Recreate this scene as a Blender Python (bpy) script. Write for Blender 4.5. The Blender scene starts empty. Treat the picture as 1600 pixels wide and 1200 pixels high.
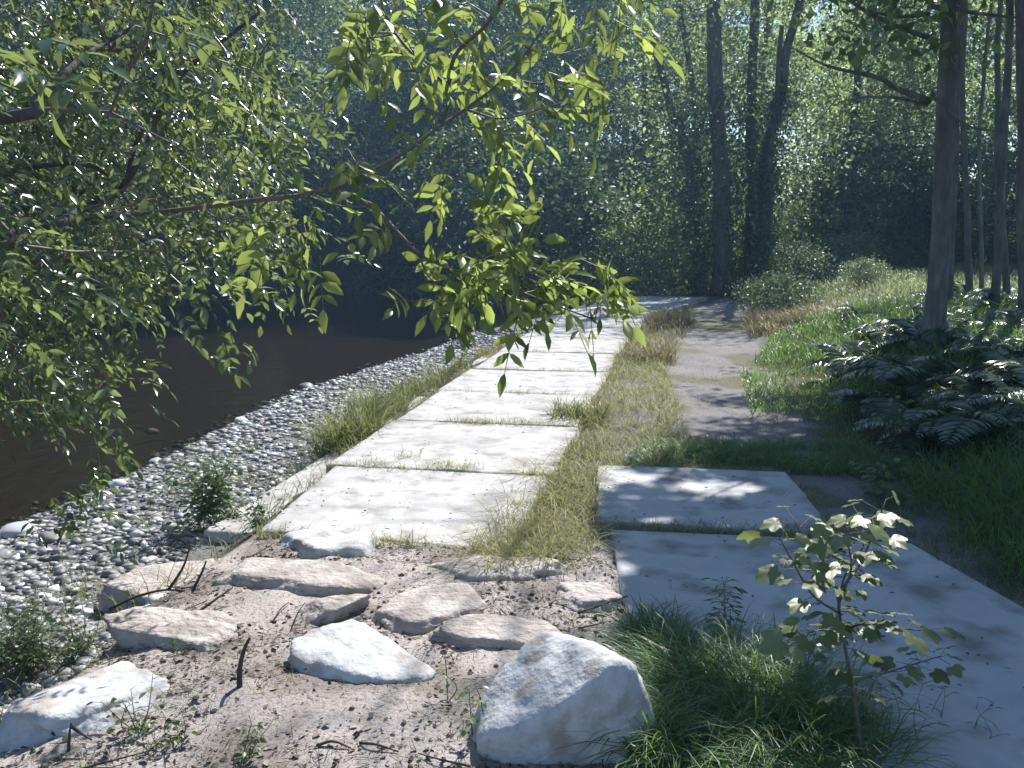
import bpy, bmesh, math, random
import numpy as np
from mathutils import Vector, noise as mnoise

S = bpy.context.scene
COL = S.collection
R = math.radians

# ------------------------------------------------------------------ camera, world, sun, exposure
CAM_H, PITCH, FPX = 1.9, math.atan(250 / 1500), 1500.0
cam_d = bpy.data.cameras.new('camera'); cam = bpy.data.objects.new('camera', cam_d); COL.objects.link(cam)
cam.location = (0, 0, CAM_H); cam.rotation_euler = (R(90) - PITCH, 0, 0)
cam_d.sensor_width = 36; cam_d.lens = 36 * FPX / 1600; cam_d.clip_start = .05; cam_d.clip_end = 1000
S.camera = cam
SUN_AZ, SUN_EL = R(26), R(50)
TOSUN = Vector((math.sin(SUN_AZ) * math.cos(SUN_EL), math.cos(SUN_AZ) * math.cos(SUN_EL), math.sin(SUN_EL)))
w = bpy.data.worlds.new('World'); S.world = w; w.use_nodes = True
nt = w.node_tree; bg = nt.nodes['Background']
sky = nt.nodes.new('ShaderNodeTexSky'); sky.sky_type = 'NISHITA'; sky.sun_disc = False
sky.sun_elevation = SUN_EL; sky.sun_rotation = SUN_AZ
nt.links.new(sky.outputs[0], bg.inputs[0]); bg.inputs[1].default_value = .095; sky.ozone_density = 4.; sky.dust_density = .4
sl = bpy.data.lights.new('sun', 'SUN'); sl.energy = 4.6; sl.angle = R(.5); sl.color = (1, .97, .93)
so = bpy.data.objects.new('sun', sl); COL.objects.link(so); so.rotation_euler = TOSUN.to_track_quat('Z', 'Y').to_euler()
S.view_settings.view_transform = 'Standard'; S.view_settings.look = 'None'
S.view_settings.exposure = 1.1; S.view_settings.gamma = 1.0
S.render.engine = 'CYCLES'
cy = S.cycles
cy.max_bounces = 7; cy.diffuse_bounces = 3; cy.glossy_bounces = 2; cy.transmission_bounces = 4
cy.transparent_max_bounces = 6; cy.volume_bounces = 0
cy.caustics_reflective = False; cy.caustics_refractive = False; cy.sample_clamp_indirect = 6
cy.use_denoising = True
HAZE = .0016

rng = np.random.default_rng(7)
def rs(seed): return np.random.default_rng(seed)

# ------------------------------------------------------------------ helpers
CT, ST = math.cos(PITCH), math.sin(PITCH)
def pdir(px, py):
    u = (px - 800) / FPX; v = -(py - 600) / FPX
    return np.array([u, CT + v * ST, -ST + v * CT])
def at_z(px, py, z=0.):                     # a place on the level z seen in that direction
    d = pdir(px, py); t = (z - CAM_H) / d[2]
    return np.array([d[0] * t, d[1] * t, z])
def at_d(px, py, dist):                     # a place that far ahead
    d = pdir(px, py); t = dist / d[1]
    return np.array([d[0] * t, dist, CAM_H + d[2] * t])
def proj(P):
    q = P - np.array([0, 0, CAM_H])
    c = q[:, 1] * CT - q[:, 2] * ST; v = q[:, 1] * ST + q[:, 2] * CT
    c = np.maximum(c, 1e-3)
    return 800 + FPX * q[:, 0] / c, 600 - FPX * v / c
def in_poly(x, y, poly):
    x = np.asarray(x); y = np.asarray(y); c = np.zeros(x.shape, bool); n = len(poly)
    for i in range(n):
        x0, y0 = poly[i]; x1, y1 = poly[(i + 1) % n]
        if y0 == y1: continue
        k = ((y0 > y) != (y1 > y)) & (x < (x1 - x0) * (y - y0) / (y1 - y0) + x0); c ^= k
    return c
def sm(a, b, x):
    t = np.clip((x - a) / (b - a), 0, 1); return t * t * (3 - 2 * t)
def nrm(a): return a / np.maximum(np.linalg.norm(a, axis=-1, keepdims=True), 1e-9)

_G = rs(99).random((64, 64, 64)).astype(np.float32)
def vnoise(p, scale=1., seed=0):            # smooth value noise 0..1
    p = np.asarray(p, float) / scale + seed * 7.31
    i = np.floor(p).astype(int); f = p - i; f = f * f * (3 - 2 * f); o = 0
    for dx in (0, 1):
        for dy in (0, 1):
            for dz in (0, 1):
                wgt = (f[..., 0] if dx else 1 - f[..., 0]) * (f[..., 1] if dy else 1 - f[..., 1]) * (f[..., 2] if dz else 1 - f[..., 2])
                o = o + wgt * _G[(i[..., 0] + dx) % 64, (i[..., 1] + dy) % 64, (i[..., 2] + dz) % 64]
    return o
def fbm(p, scale=1., seed=0, oct=4):
    o = 0; a = .5; t = 0
    for k in range(oct):
        o = o + a * vnoise(p, scale / 2 ** k, seed + k); t += a; a *= .5
    return o / t
def xy0(x, y): return np.stack([x, y, np.zeros_like(x)], -1)

def tag(o, label=None, cat=None, group=None, kind=None):
    if label: o['label'] = label
    if cat: o['category'] = cat
    if group: o['group'] = group
    if kind: o['kind'] = kind
    return o
def link(name, me, mat, parent=None):
    o = bpy.data.objects.new(name, me); COL.objects.link(o)
    if mat and not me.materials: me.materials.append(mat)
    if parent: o.parent = parent
    return o
def empty(name, loc=(0, 0, 0)):
    o = bpy.data.objects.new(name, None); COL.objects.link(o); o.location = loc; o.empty_display_size = .2
    return o
def dup(root, loc, rotz=0, scale=1.):
    c = root.copy(); COL.objects.link(c); c.location = loc; c.rotation_euler = (0, 0, rotz)
    c.scale = (scale,) * 3 if not hasattr(scale, '__len__') else scale
    for ch in list(root.children):
        d = ch.copy(); COL.objects.link(d); d.parent = c
        for g in list(ch.children):
            e = g.copy(); COL.objects.link(e); e.parent = d
    return c

class MB:                                   # collects vertices and faces, makes ONE mesh
    def __init__(s): s.v = []; s.f = []; s.t = []; s.n = 0
    def add(s, V, F, tint=None):
        V = np.asarray(V, float).reshape(-1, 3)
        for f in (F if isinstance(F, list) else [F]):
            s.f.append(np.asarray(f, int) + s.n)
        s.v.append(V); s.t.append(np.full(len(V), .5) if tint is None else np.broadcast_to(tint, (len(V),)))
        s.n += len(V); return s
    def mesh(s, name, smooth=True, off=None):
        me = bpy.data.meshes.new(name)
        V = np.concatenate(s.v) if s.v else np.zeros((0, 3))
        if off is not None: V = V - np.asarray(off)
        me.vertices.add(len(V)); me.vertices.foreach_set('co', V.astype(np.float32).ravel())
        ln = np.concatenate([np.full(len(f), f.shape[1]) for f in s.f]) if s.f else np.zeros(0, int)
        idx = np.concatenate([f.ravel() for f in s.f]) if s.f else np.zeros(0, int)
        me.loops.add(len(idx)); me.loops.foreach_set('vertex_index', idx.astype(np.int32))
        me.polygons.add(len(ln)); st = np.concatenate([[0], np.cumsum(ln)[:-1]]) if len(ln) else ln
        me.polygons.foreach_set('loop_start', st.astype(np.int32))
        me.polygons.foreach_set('use_smooth', np.full(len(ln), smooth))
        a = me.attributes.new('tint', 'FLOAT', 'POINT'); a.data.foreach_set('value', np.concatenate(s.t).astype(np.float32))
        me.update(calc_edges=True); me.validate()
        return me
    def obj(s, name, mat, parent=None, smooth=True, off=None): return link(name, s.mesh(name, smooth, off), mat, parent)

# leaf templates: (verts u along, v across, w up), faces
T_SIMPLE = (np.array([(0, 0, 0), (.42, .5, .1), (1, 0, -.06), (.42, -.5, .1)]), [np.array([(0, 3, 2), (0, 2, 1)])])
T_OVATE = (np.array([(0, 0, 0), (.2, .32, .06), (.5, .5, .07), (.8, .26, .0), (1, 0, -.1), (.8, -.26, .0), (.5, -.5, .07), (.2, -.32, .06),
                     (.22, 0, .0), (.5, 0, .0), (.8, 0, -.04)]),
           [np.array([(0, 8, 1), (0, 7, 8), (3, 10, 4), (10, 5, 4)]), np.array([(1, 8, 9, 2), (2, 9, 10, 3), (8, 7, 6, 9), (9, 6, 5, 10)])])
def lobed():
    pts = []
    for a, r in [(180, .25), (140, .5), (112, .62), (95, .55), (64, .78), (48, .84), (30, .70), (12, .95), (0, 1.05)]:
        pts.append((a, r))
    full = pts + [(-a, r) for a, r in pts[-2:0:-1]]
    V = [(.0, 0, 0)]
    for a, r in full:
        x = r * math.cos(R(a)); y = r * math.sin(R(a)); V.append((.3 + x * .7, y * .75, -.16 * r * r + .08 * abs(math.sin(R(a) * 3))))
    V[0] = (.3, 0, .0); n = len(full)
    return np.array(V), [np.array([(0, 1 + i, 1 + (i + 1) % n) for i in range(n)])]
T_LOBED = lobed()
def leaves(mb, P, D, N, L, W, tpl=T_SIMPLE, tint=None, r=None):
    n = len(P)
    if n == 0: return
    P = np.asarray(P, float); X = nrm(np.asarray(D, float)); N = np.asarray(N, float)
    Z = nrm(N - (N * X).sum(1, keepdims=True) * X); Y = np.cross(Z, X)
    L = np.broadcast_to(L, (n,))[:, None, None]; W = (np.broadcast_to(W, (n,)) * rs(n).uniform(.75, 1.2, n))[:, None, None]
    T, Fs = tpl; k = len(T)
    V = P[:, None] + L * T[None, :, 0, None] * X[:, None] + W * T[None, :, 1, None] * Y[:, None] + L * T[None, :, 2, None] * Z[:, None]
    if tint is None: tint = (r or rng).random(n)
    mb.add(V, [(f[None] + (np.arange(n) * k)[:, None, None]).reshape(-1, f.shape[1]) for f in Fs], np.repeat(tint, k))
def chain(mb, pts, rad, sides=8, cap=True, tint=.5, rough=0, seed=0):
    pts = np.asarray(pts, float); n = len(pts); rad = np.broadcast_to(rad, (n,))
    t = np.gradient(pts, axis=0); t = nrm(t)
    ref = np.array([1., 0, 0]) if abs(t[0][0]) < .8 else np.array([0, 1., 0])
    V = []; u = None
    for i in range(n):
        u = ref - t[i] * np.dot(ref, t[i]); u /= np.linalg.norm(u); ref = u
        v = np.cross(t[i], u); a = np.arange(sides) * 2 * math.pi / sides
        ring = np.cos(a)[:, None] * u + np.sin(a)[:, None] * v
        rr = rad[i] * np.ones(sides)
        if rough: rr = rr * (1 + rough * (fbm(pts[i] * .8 + ring * 1.2, .8, seed) - .5) * 2)
        V.append(pts[i] + rr[:, None] * ring)
    V = np.concatenate(V); j = np.arange(sides); q = []
    for i in range(n - 1):
        a = i * sides + j; b = i * sides + (j + 1) % sides; q.append(np.stack([a, b, b + sides, a + sides], 1))
    F = [np.concatenate(q)]
    if cap: F.append(((n - 1) * sides + j)[None]); F.append(j[::-1][None])
    mb.add(V, F, tint)
def tubes(mb, A, B, ra, rb, sides=4):
    n = len(A)
    if n == 0: return
    d = nrm(B - A); ref = np.where(np.abs(d[:, :1]) < .8, np.array([[1., 0, 0]]), np.array([[0, 1., 0]]))
    u = nrm(ref - (ref * d).sum(1, keepdims=True) * d); v = np.cross(d, u)
    a = np.arange(sides) * 2 * math.pi / sides
    ring = np.cos(a)[None, :, None] * u[:, None] + np.sin(a)[None, :, None] * v[:, None]
    V = np.concatenate([A[:, None] + ra[:, None, None] * ring, B[:, None] + rb[:, None, None] * ring], 1)
    j = np.arange(sides); f = np.stack([j, (j + 1) % sides, (j + 1) % sides + sides, j + sides], 1)
    mb.add(V, (f[None] + (np.arange(n) * 2 * sides)[:, None, None]).reshape(-1, 4))
def spline(pts, n):
    pts = np.asarray(pts, float); m = len(pts)
    p = np.concatenate([[2 * pts[0] - pts[1]], pts, [2 * pts[-1] - pts[-2]]]); out = []
    for t in np.linspace(0, m - 1 - 1e-6, n):
        i = int(t); f = t - i; a, b, c, d = p[i:i + 4]
        out.append(.5 * (2 * b + (c - a) * f + (2 * a - 5 * b + 4 * c - d) * f * f + (3 * b - a - 3 * c + d) * f ** 3))
    return np.array(out)
def grow(polys, sites, seed=0, step=.35, tip=.006, bend=.12, expo=2.4):
    """branches joined to the nearest wood already there; returns edges and radii (only the new branches)"""
    r = rs(seed); nodes = []; par = []
    for P in polys:
        for i, p in enumerate(P): nodes.append(np.array(p)); par.append(-1)
    nt0 = len(nodes); arr = np.zeros((nt0 + len(sites) * 40, 3)); arr[:nt0] = nodes; n = nt0
    base = arr[:nt0].copy()
    d0 = np.array([np.min(np.linalg.norm(base - s, axis=1)) for s in sites]); tips = []
    for k in np.argsort(d0):
        s = sites[k]; q = arr[:n]
        dz = q - s; c = np.linalg.norm(dz, axis=1) + .35 * np.maximum(0, dz[:, 2])
        i = int(np.argmin(c)); L = np.linalg.norm(s - q[i]); m = min(38, max(1, int(L / step)))
        off = r.normal(0, bend * L, 3); off[2] += .08 * L; p0 = arr[i].copy(); prev = i
        for j in range(1, m + 1):
            t = j / m; arr[n] = p0 + (s - p0) * t + off * math.sin(math.pi * t) * .5; par.append(prev); prev = n; n += 1
        tips.append(prev)
    par = np.array(par); rad = np.zeros(n)
    ch = np.zeros(n)
    for i in range(n - 1, nt0 - 1, -1):
        rr = tip if ch[i] == 0 else ch[i] ** (1 / expo); rad[i] = rr
        if par[i] >= nt0: ch[par[i]] += rr ** expo
    i = np.arange(nt0, n); pa = par[i]
    ra = np.where(pa >= nt0, np.minimum(rad[pa], rad[i] * 1.6), rad[i] * 1.15)
    return arr[pa], arr[i], ra, rad[i], arr[tips]

# ------------------------------------------------------------------ materials
def mat(name): m = bpy.data.materials.new(name); m.use_nodes = True; n = m.node_tree; return m, n, n.nodes['Principled BSDF'], n.nodes, n.links
def ramp(N, stops):
    r = N.new('ShaderNodeValToRGB'); e = r.color_ramp.elements
    while len(e) < len(stops): e.new(.5)
    for k, (p, c) in enumerate(stops): e[k].position = p; e[k].color = (*c, 1)
    return r
def leaf_mat(name, c0, c1, trans, tcol, rough=.42, spec=.5, c2=None):
    m, n, b, N, L = mat(name)
    a = N.new('ShaderNodeAttribute'); a.attribute_name = 'tint'
    st = [(0, c0), (.85, c1)] + ([(1, c2)] if c2 else [])
    r = ramp(N, st); L.new(a.outputs['Fac'], r.inputs[0]); L.new(r.outputs[0], b.inputs['Base Color'])
    b.inputs['Roughness'].default_value = rough; b.inputs['Specular IOR Level'].default_value = spec
    t = N.new('ShaderNodeBsdfTranslucent')
    mx = N.new('ShaderNodeMix'); mx.data_type = 'RGBA'; mx.blend_type = 'MULTIPLY'; mx.inputs[0].default_value = 0.
    t2 = ramp(N, [(0, tuple(x * .38 for x in tcol)), (1, tcol)]); L.new(a.outputs['Fac'], t2.inputs[0]); L.new(t2.outputs[0], t.inputs['Color'])
    N.remove(mx)
    s = N.new('ShaderNodeMixShader'); s.inputs[0].default_value = trans
    L.new(b.outputs[0], s.inputs[1]); L.new(t.outputs[0], s.inputs[2]); L.new(s.outputs[0], N['Material Output'].inputs[0])
    return m
def noise_mat(name, stops, scale=4., detail=8, rough=.85, bump=.3, bscale=30., dist=.02, spec=.3, stretch=(1, 1, 1), second=None):
    m, n, b, N, L = mat(name)
    tc = N.new('ShaderNodeTexCoord'); mp = N.new('ShaderNodeMapping'); mp.inputs['Scale'].default_value = stretch
    oi = N.new('ShaderNodeObjectInfo'); sc_ = N.new('ShaderNodeVectorMath'); sc_.operation = 'SCALE'; sc_.inputs[0].default_value = (37, 53, 29); L.new(oi.outputs['Random'], sc_.inputs['Scale'])
    ad = N.new('ShaderNodeVectorMath'); ad.operation = 'ADD'; L.new(tc.outputs['Object'], ad.inputs[0]); L.new(sc_.outputs[0], ad.inputs[1]); L.new(ad.outputs[0], mp.inputs[0])
    t = N.new('ShaderNodeTexNoise'); t.inputs['Scale'].default_value = scale; t.inputs['Detail'].default_value = detail; t.inputs['Roughness'].default_value = .65
    L.new(mp.outputs[0], t.inputs[0]); r = ramp(N, stops); L.new(t.outputs[0], r.inputs[0]); col = r.outputs[0]
    if second:                                # speckle or blotches with their own colour
        sc, lo, hi, c = second
        t3 = N.new('ShaderNodeTexNoise'); t3.inputs['Scale'].default_value = sc; t3.inputs['Detail'].default_value = 6; L.new(mp.outputs[0], t3.inputs[0])
        mr = N.new('ShaderNodeMapRange'); mr.inputs[1].default_value = lo; mr.inputs[2].default_value = hi; L.new(t3.outputs[0], mr.inputs[0])
        mx = N.new('ShaderNodeMix'); mx.data_type = 'RGBA'; L.new(mr.outputs[0], mx.inputs[0]); L.new(col, mx.inputs[6]); mx.inputs[7].default_value = (*c, 1); col = mx.outputs[2]
    L.new(col, b.inputs['Base Color'])
    b.inputs['Roughness'].default_value = rough; b.inputs['Specular IOR Level'].default_value = spec
    t2 = N.new('ShaderNodeTexNoise'); t2.inputs['Scale'].default_value = bscale; t2.inputs['Detail'].default_value = 8; L.new(mp.outputs[0], t2.inputs[0])
    bp = N.new('ShaderNodeBump'); bp.inputs['Strength'].default_value = bump; bp.inputs['Distance'].default_value = dist
    L.new(t2.outputs[0], bp.inputs['Height']); L.new(bp.outputs[0], b.inputs['Normal'])
    return m

M = {}
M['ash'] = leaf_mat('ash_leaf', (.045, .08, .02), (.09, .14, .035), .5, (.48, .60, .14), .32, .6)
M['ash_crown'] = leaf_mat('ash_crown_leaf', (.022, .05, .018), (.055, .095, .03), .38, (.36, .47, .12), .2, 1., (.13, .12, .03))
M['alder'] = leaf_mat('alder_leaf', (.035, .075, .025), (.08, .13, .04), .45, (.40, .52, .15), .45, .4)
M['wood_leaf'] = leaf_mat('woodland_leaf', (.045, .09, .035), (.10, .155, .055), .58, (.52, .66, .22), .48, .35)
M['dark_leaf'] = leaf_mat('shade_toned_leaf', (.02, .045, .02), (.04, .075, .03), .3, (.15, .25, .08), .5, .35)  # deep shade of the far-bank wood put into the leaf colour; also on ivy
M['pale_leaf'] = leaf_mat('pale_leaf', (.08, .13, .06), (.16, .22, .11), .45, (.40, .50, .22), .36, .7)
M['fern'] = leaf_mat('fern_leaf', (.07, .115, .07), (.13, .18, .12), .35, (.26, .36, .18), .26, 1.)
M['sapling'] = leaf_mat('sapling_leaf', (.09, .13, .045), (.17, .21, .09), .35, (.30, .38, .12), .4, .5)
M['weed'] = leaf_mat('weed_leaf', (.05, .10, .03), (.12, .19, .06), .4, (.28, .40, .10), .4, .5)
M['grass'] = leaf_mat('green_blade', (.04, .095, .025), (.085, .175, .04), .45, (.30, .52, .09), .4, .5, (.22, .22, .07))
M['straw'] = leaf_mat('straw_blade', (.09, .14, .035), (.29, .27, .11), .45, (.46, .46, .16), .5, .3, (.42, .32, .17))
M['reed'] = leaf_mat('bank_blade', (.07, .11, .025), (.22, .22, .07), .4, (.36, .38, .10), .45, .4, (.28, .16, .06))
M['meadow'] = leaf_mat('meadow_blade', (.09, .14, .055), (.19, .24, .11), .45, (.40, .50, .20), .45, .5, (.24, .25, .12))
M['rusty'] = leaf_mat('rusty_blade', (.10, .11, .035), (.23, .19, .075), .4, (.38, .32, .12), .5, .3, (.25, .16, .07))
BARK = [(.3, (.045, .042, .038)), (.55, (.10, .095, .085)), (.75, (.18, .175, .16))]
M['bark'] = noise_mat('bark', BARK, 9, 8, .9, .8, 22, .03, .2, (1, 1, .25))
M['grey_bark'] = noise_mat('grey_bark', [(.3, (.065, .066, .062)), (.55, (.14, .142, .132)), (.75, (.26, .265, .25))], 8, 8, .85, .7, 24, .03, .25, (1, 1, .3))
M['twig'] = noise_mat('twig_bark', [(.3, (.07, .055, .04)), (.7, (.17, .145, .115))], 30, 4, .6, .3, 60, .005, .4)
M['deadwood'] = noise_mat('dead_wood', [(.3, (.025, .02, .017)), (.7, (.10, .08, .065))], 30, 6, .85, .6, 70, .006, .2)
M['greenstem'] = noise_mat('green_stem', [(.3, (.06, .08, .025)), (.7, (.14, .12, .06))], 30, 4, .6, .2, 60, .004, .4)
M['concrete'] = noise_mat('concrete', [(.25, (.25, .245, .24)), (.5, (.38, .37, .365)), (.75, (.46, .45, .445))], 2.2, 10, .82, .35, 45, .012, .3, (1, 1, 1), (5, .49, .68, (.24, .222, .20)))
M['concrete_worn'] = noise_mat('worn_concrete', [(.25, (.29, .30, .31)), (.5, (.40, .40, .40)), (.75, (.47, .47, .46))], 1.6, 10, .8, .4, 40, .012, .35, (1, 1, 1), (3.2, .49, .68, (.19, .18, .165)))
M['white_rock'] = noise_mat('white_rock', [(.25, (.27, .27, .275)), (.5, (.43, .435, .44)), (.72, (.57, .575, .58))], 9, 12, .88, .45, 28, .03, .3, (1, 1, 1), (6, .54, .64, (.32, .29, .265)))
M['tan_rock'] = noise_mat('tan_rock', [(.25, (.25, .22, .20)), (.5, (.38, .34, .31)), (.75, (.50, .46, .43))], 7, 12, .9, .75, 26, .04, .2, (1, 1, 1), (5, .50, .66, (.27, .235, .21)))
M['grey_rock'] = noise_mat('grey_rock', [(.25, (.12, .115, .11)), (.5, (.24, .235, .23)), (.75, (.40, .40, .39))], 4, 10, .7, .7, 16, .03, .4)
def pebble_mat():
    m, n, b, N, L = mat('pebble'); a = N.new('ShaderNodeAttribute'); a.attribute_name = 'tint'
    r = ramp(N, [(0, (.05, .05, .055)), (.35, (.14, .135, .13)), (.6, (.23, .22, .21)), (.8, (.32, .33, .35)), (1, (.58, .58, .58))]); L.new(a.outputs['Fac'], r.inputs[0])
    t = N.new('ShaderNodeTexNoise'); t.inputs['Scale'].default_value = 60; tc = N.new('ShaderNodeTexCoord'); L.new(tc.outputs['Object'], t.inputs[0])
    mx = N.new('ShaderNodeMix'); mx.data_type = 'RGBA'; mx.blend_type = 'OVERLAY'; mx.inputs[0].default_value = .5
    L.new(r.outputs[0], mx.inputs[6]); L.new(t.outputs[0], mx.inputs[7]); L.new(mx.outputs[2], b.inputs['Base Color']); b.inputs['Roughness'].default_value = .55
    return m
M['pebble'] = pebble_mat()
def litter_mat():
    m, n, b, N, L = mat('litter'); a = N.new('ShaderNodeAttribute'); a.attribute_name = 'tint'
    r = ramp(N, [(0, (.025, .02, .016)), (.6, (.09, .07, .055)), (.9, (.2, .15, .10)), (1, (.38, .32, .25))]); L.new(a.outputs['Fac'], r.inputs[0])
    L.new(r.outputs[0], b.inputs['Base Color']); b.inputs['Roughness'].default_value = .8; return m
M['litter'] = litter_mat()

# ------------------------------------------------------------------ the ground
SHORE = np.array([(-4.2, -60), (-4.6, -6), (-4.65, 2), (-4.45, 5), (-4.08, 7.66), (-3.85, 9.0), (-3.62, 10.5), (-3.3, 13.6), (-2.35, 16.7), (-1.6, 18.8), (-.95, 21.6), (1.2, 27), (5, 32), (14, 37), (60, 50)])
FARB = np.array([(-13.5, -60), (-13.5, 0), (-13.2, 15), (-12.4, 24), (-10, 30), (-6, 34), (-1, 37), (6, 40), (14, 45), (60, 60)])
def sdist(x, y, poly):
    P = np.stack([x, y], -1); best = np.full(x.shape, 1e9); sgn = np.ones(x.shape)
    for a, b in zip(poly[:-1], poly[1:]):
        d = b - a; t = np.clip(((P - a) @ d) / (d @ d), 0, 1); q = P - (a + t[..., None] * d)
        l = np.hypot(q[..., 0], q[..., 1]); c = d[0] * (P[..., 1] - a[1]) - d[1] * (P[..., 0] - a[0])
        k = l < best; best = np.where(k, l, best); sgn = np.where(k, np.where(c < 0, 1, -1), sgn)
    return best * sgn
WATER_Z = -.55
DIR = np.array([math.sin(R(10.4)), math.cos(R(10.4))]); NOR = np.array([DIR[1], -DIR[0]]); SL0 = np.array([-1.46, 7.66])
def tw(x, y):                                # along and across the slab row
    return (x - SL0[0]) * DIR[0] + (y - SL0[1]) * DIR[1], (x - SL0[0]) * NOR[0] + (y - SL0[1]) * NOR[1]
def track_c(y): return np.interp(y, [0, 5, 8, 11, 15, 20, 26, 34], [1.6, 1.7, 1.8, 2.1, 3.0, 4.4, 6.6, 10])
def ground_z(x, y, fine=True):
    x = np.asarray(x, float); y = np.asarray(y, float)
    s = sdist(x, y, SHORE); f = sdist(x, y, FARB)
    land = np.interp(s, [0, 2.25, 2.65, 3.2, 500], [WATER_Z, -.33, -.07, -.055, -.055])
    bed = WATER_Z - .03 - .42 * sm(-.15, 2.6, np.minimum(-s, f))
    z = np.where(s > 0, land, np.where(f > 0, bed, WATER_Z + 2.2 * sm(0, 5, -f) + .03 * np.maximum(0, -f - 1)))
    r = x - track_c(y)
    rise = .22 * sm(.9, 3.2, r) * sm(2, 6, y) + .03 * np.clip(y - 12, 0, 22) * sm(1.5, 6, x - np.interp(y, [12, 27], [2, 4])) + .05 * np.maximum(0, x - 12)
    z = z + np.where(s > 2.6, rise, 0) + .035 * sm(6.0, 5.6, y) * sm(2.6, 2.9, s) * sm(.75, .45, x) + .28 * sm(3.5, 5, x) * sm(7, 9, y) * sm(20, 14, y)
    if fine:
        p = xy0(x, y); near = 1 - sm(14, 40, np.hypot(x, y))
        _, wv = tw(x, y)
        loose = np.where((wv > -.15) & (wv < 4.1) & (y > 5.4), .25, 1.) * np.where(s < .5, .3, 1.)
        z = z + (fbm(p, .7, 3) - .5) * .09 * loose * near + (fbm(p, .16, 5, 3) - .5) * .05 * near * loose + (fbm(p, 5, 8, 3) - .5) * .5 * sm(12, 40, np.hypot(x, y)) * (np.abs(s) > 4)
        mound = np.exp(-(((x + .7) / 1.7) ** 2 + ((y - 4.2) / 1.1) ** 2)); z = z + .07 * mound
    return z
def gz(x, y): return float(ground_z(np.array([x]), np.array([y]))[0])
def axis(lo, hi, a, b, fine, g=1.07):
    out = list(np.arange(a, b + 1e-6, fine)); st = fine
    while out[-1] < hi: st = min(st * g, 6); out.append(out[-1] + st)
    st = fine
    while out[0] > lo: st = min(st * g, 6); out.insert(0, out[0] - st)
    return np.array(out)
def build_ground():
    X = axis(-140, 140, -4.2, 4.5, .045); Y = axis(-30, 190, 2.6, 10, .045, 1.035); nx, ny = len(X), len(Y)
    x, y = np.meshgrid(X, Y); x = x.ravel(); y = y.ravel(); z = ground_z(x, y)
    i = np.arange(nx - 1)[None] + (np.arange(ny - 1) * nx)[:, None]; i = i.ravel()
    mb = MB(); mb.add(np.stack([x, y, z], 1), np.stack([i, i + 1, i + 1 + nx, i + nx], 1)); me = mb.mesh('ground')
    s = sdist(x, y, SHORE); f = sdist(x, y, FARB); p = xy0(x, y); n1 = fbm(p, 1.1, 21); n2 = fbm(p, .35, 31)
    tan = np.array([.34, .305, .285]); grav = np.array([.17, .165, .165]); soil = np.array([.055, .045, .03]); turf = np.array([.085, .085, .03]); bed = np.array([.08, .068, .054])
    def mixc(c, d, k): return c * (1 - k[:, None]) + d * k[:, None]
    c = np.repeat(soil[None], len(x), 0)
    trk = sm(1.35, .65, np.abs(x - track_c(y)) + (n1 - .5) * 1.4) * (y < 30) * (y > 1)
    c = mixc(c, turf, sm(-2, 1, x - 1) * sm(2, 10, y)); c = mixc(c, tan * np.array([.95, 1., 1.05]) * (.48 + .34 * n2[:, None]), trk); c = mixc(c, turf * 1.3, trk * sm(.52, .6, n1) * .7)
    mnd = sm(6.2, 5.6, y) * sm(1.0, .6, x) * (s > 2.1); c = mixc(c, tan * (.82 + .65 * n2[:, None]), mnd)
    dark = sm(.52, .62, fbm(p, .5, 41)) * mnd * .55; c = mixc(c, np.array([.13, .105, .085]), dark)
    c = mixc(c, grav, sm(2.5, 2.2, s) * (s > -.2)); c = mixc(c, bed, sm(.1, -.15, s) * (f > -.5))
    c = mixc(c, np.array([.03, .028, .02]), sm(0, -1, f))  # far bank ground darkened, its shade painted into the zone colour
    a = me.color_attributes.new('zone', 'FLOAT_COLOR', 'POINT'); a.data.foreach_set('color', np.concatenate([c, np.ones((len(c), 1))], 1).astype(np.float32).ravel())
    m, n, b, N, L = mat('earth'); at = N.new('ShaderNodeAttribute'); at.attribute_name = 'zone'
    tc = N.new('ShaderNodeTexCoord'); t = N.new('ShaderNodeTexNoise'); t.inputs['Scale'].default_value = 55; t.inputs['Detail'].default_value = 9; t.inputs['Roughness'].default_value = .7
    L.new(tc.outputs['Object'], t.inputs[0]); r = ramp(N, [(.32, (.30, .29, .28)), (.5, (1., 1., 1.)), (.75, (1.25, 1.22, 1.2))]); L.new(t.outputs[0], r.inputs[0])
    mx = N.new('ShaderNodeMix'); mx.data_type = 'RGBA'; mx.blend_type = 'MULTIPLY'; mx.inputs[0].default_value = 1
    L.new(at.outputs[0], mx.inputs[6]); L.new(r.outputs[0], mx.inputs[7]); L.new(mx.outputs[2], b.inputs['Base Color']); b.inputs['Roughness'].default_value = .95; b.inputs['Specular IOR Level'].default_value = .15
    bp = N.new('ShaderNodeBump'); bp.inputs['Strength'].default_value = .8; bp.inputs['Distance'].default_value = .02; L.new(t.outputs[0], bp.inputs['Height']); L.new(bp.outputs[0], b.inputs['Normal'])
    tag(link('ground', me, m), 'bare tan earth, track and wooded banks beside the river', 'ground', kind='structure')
build_ground()

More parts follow.
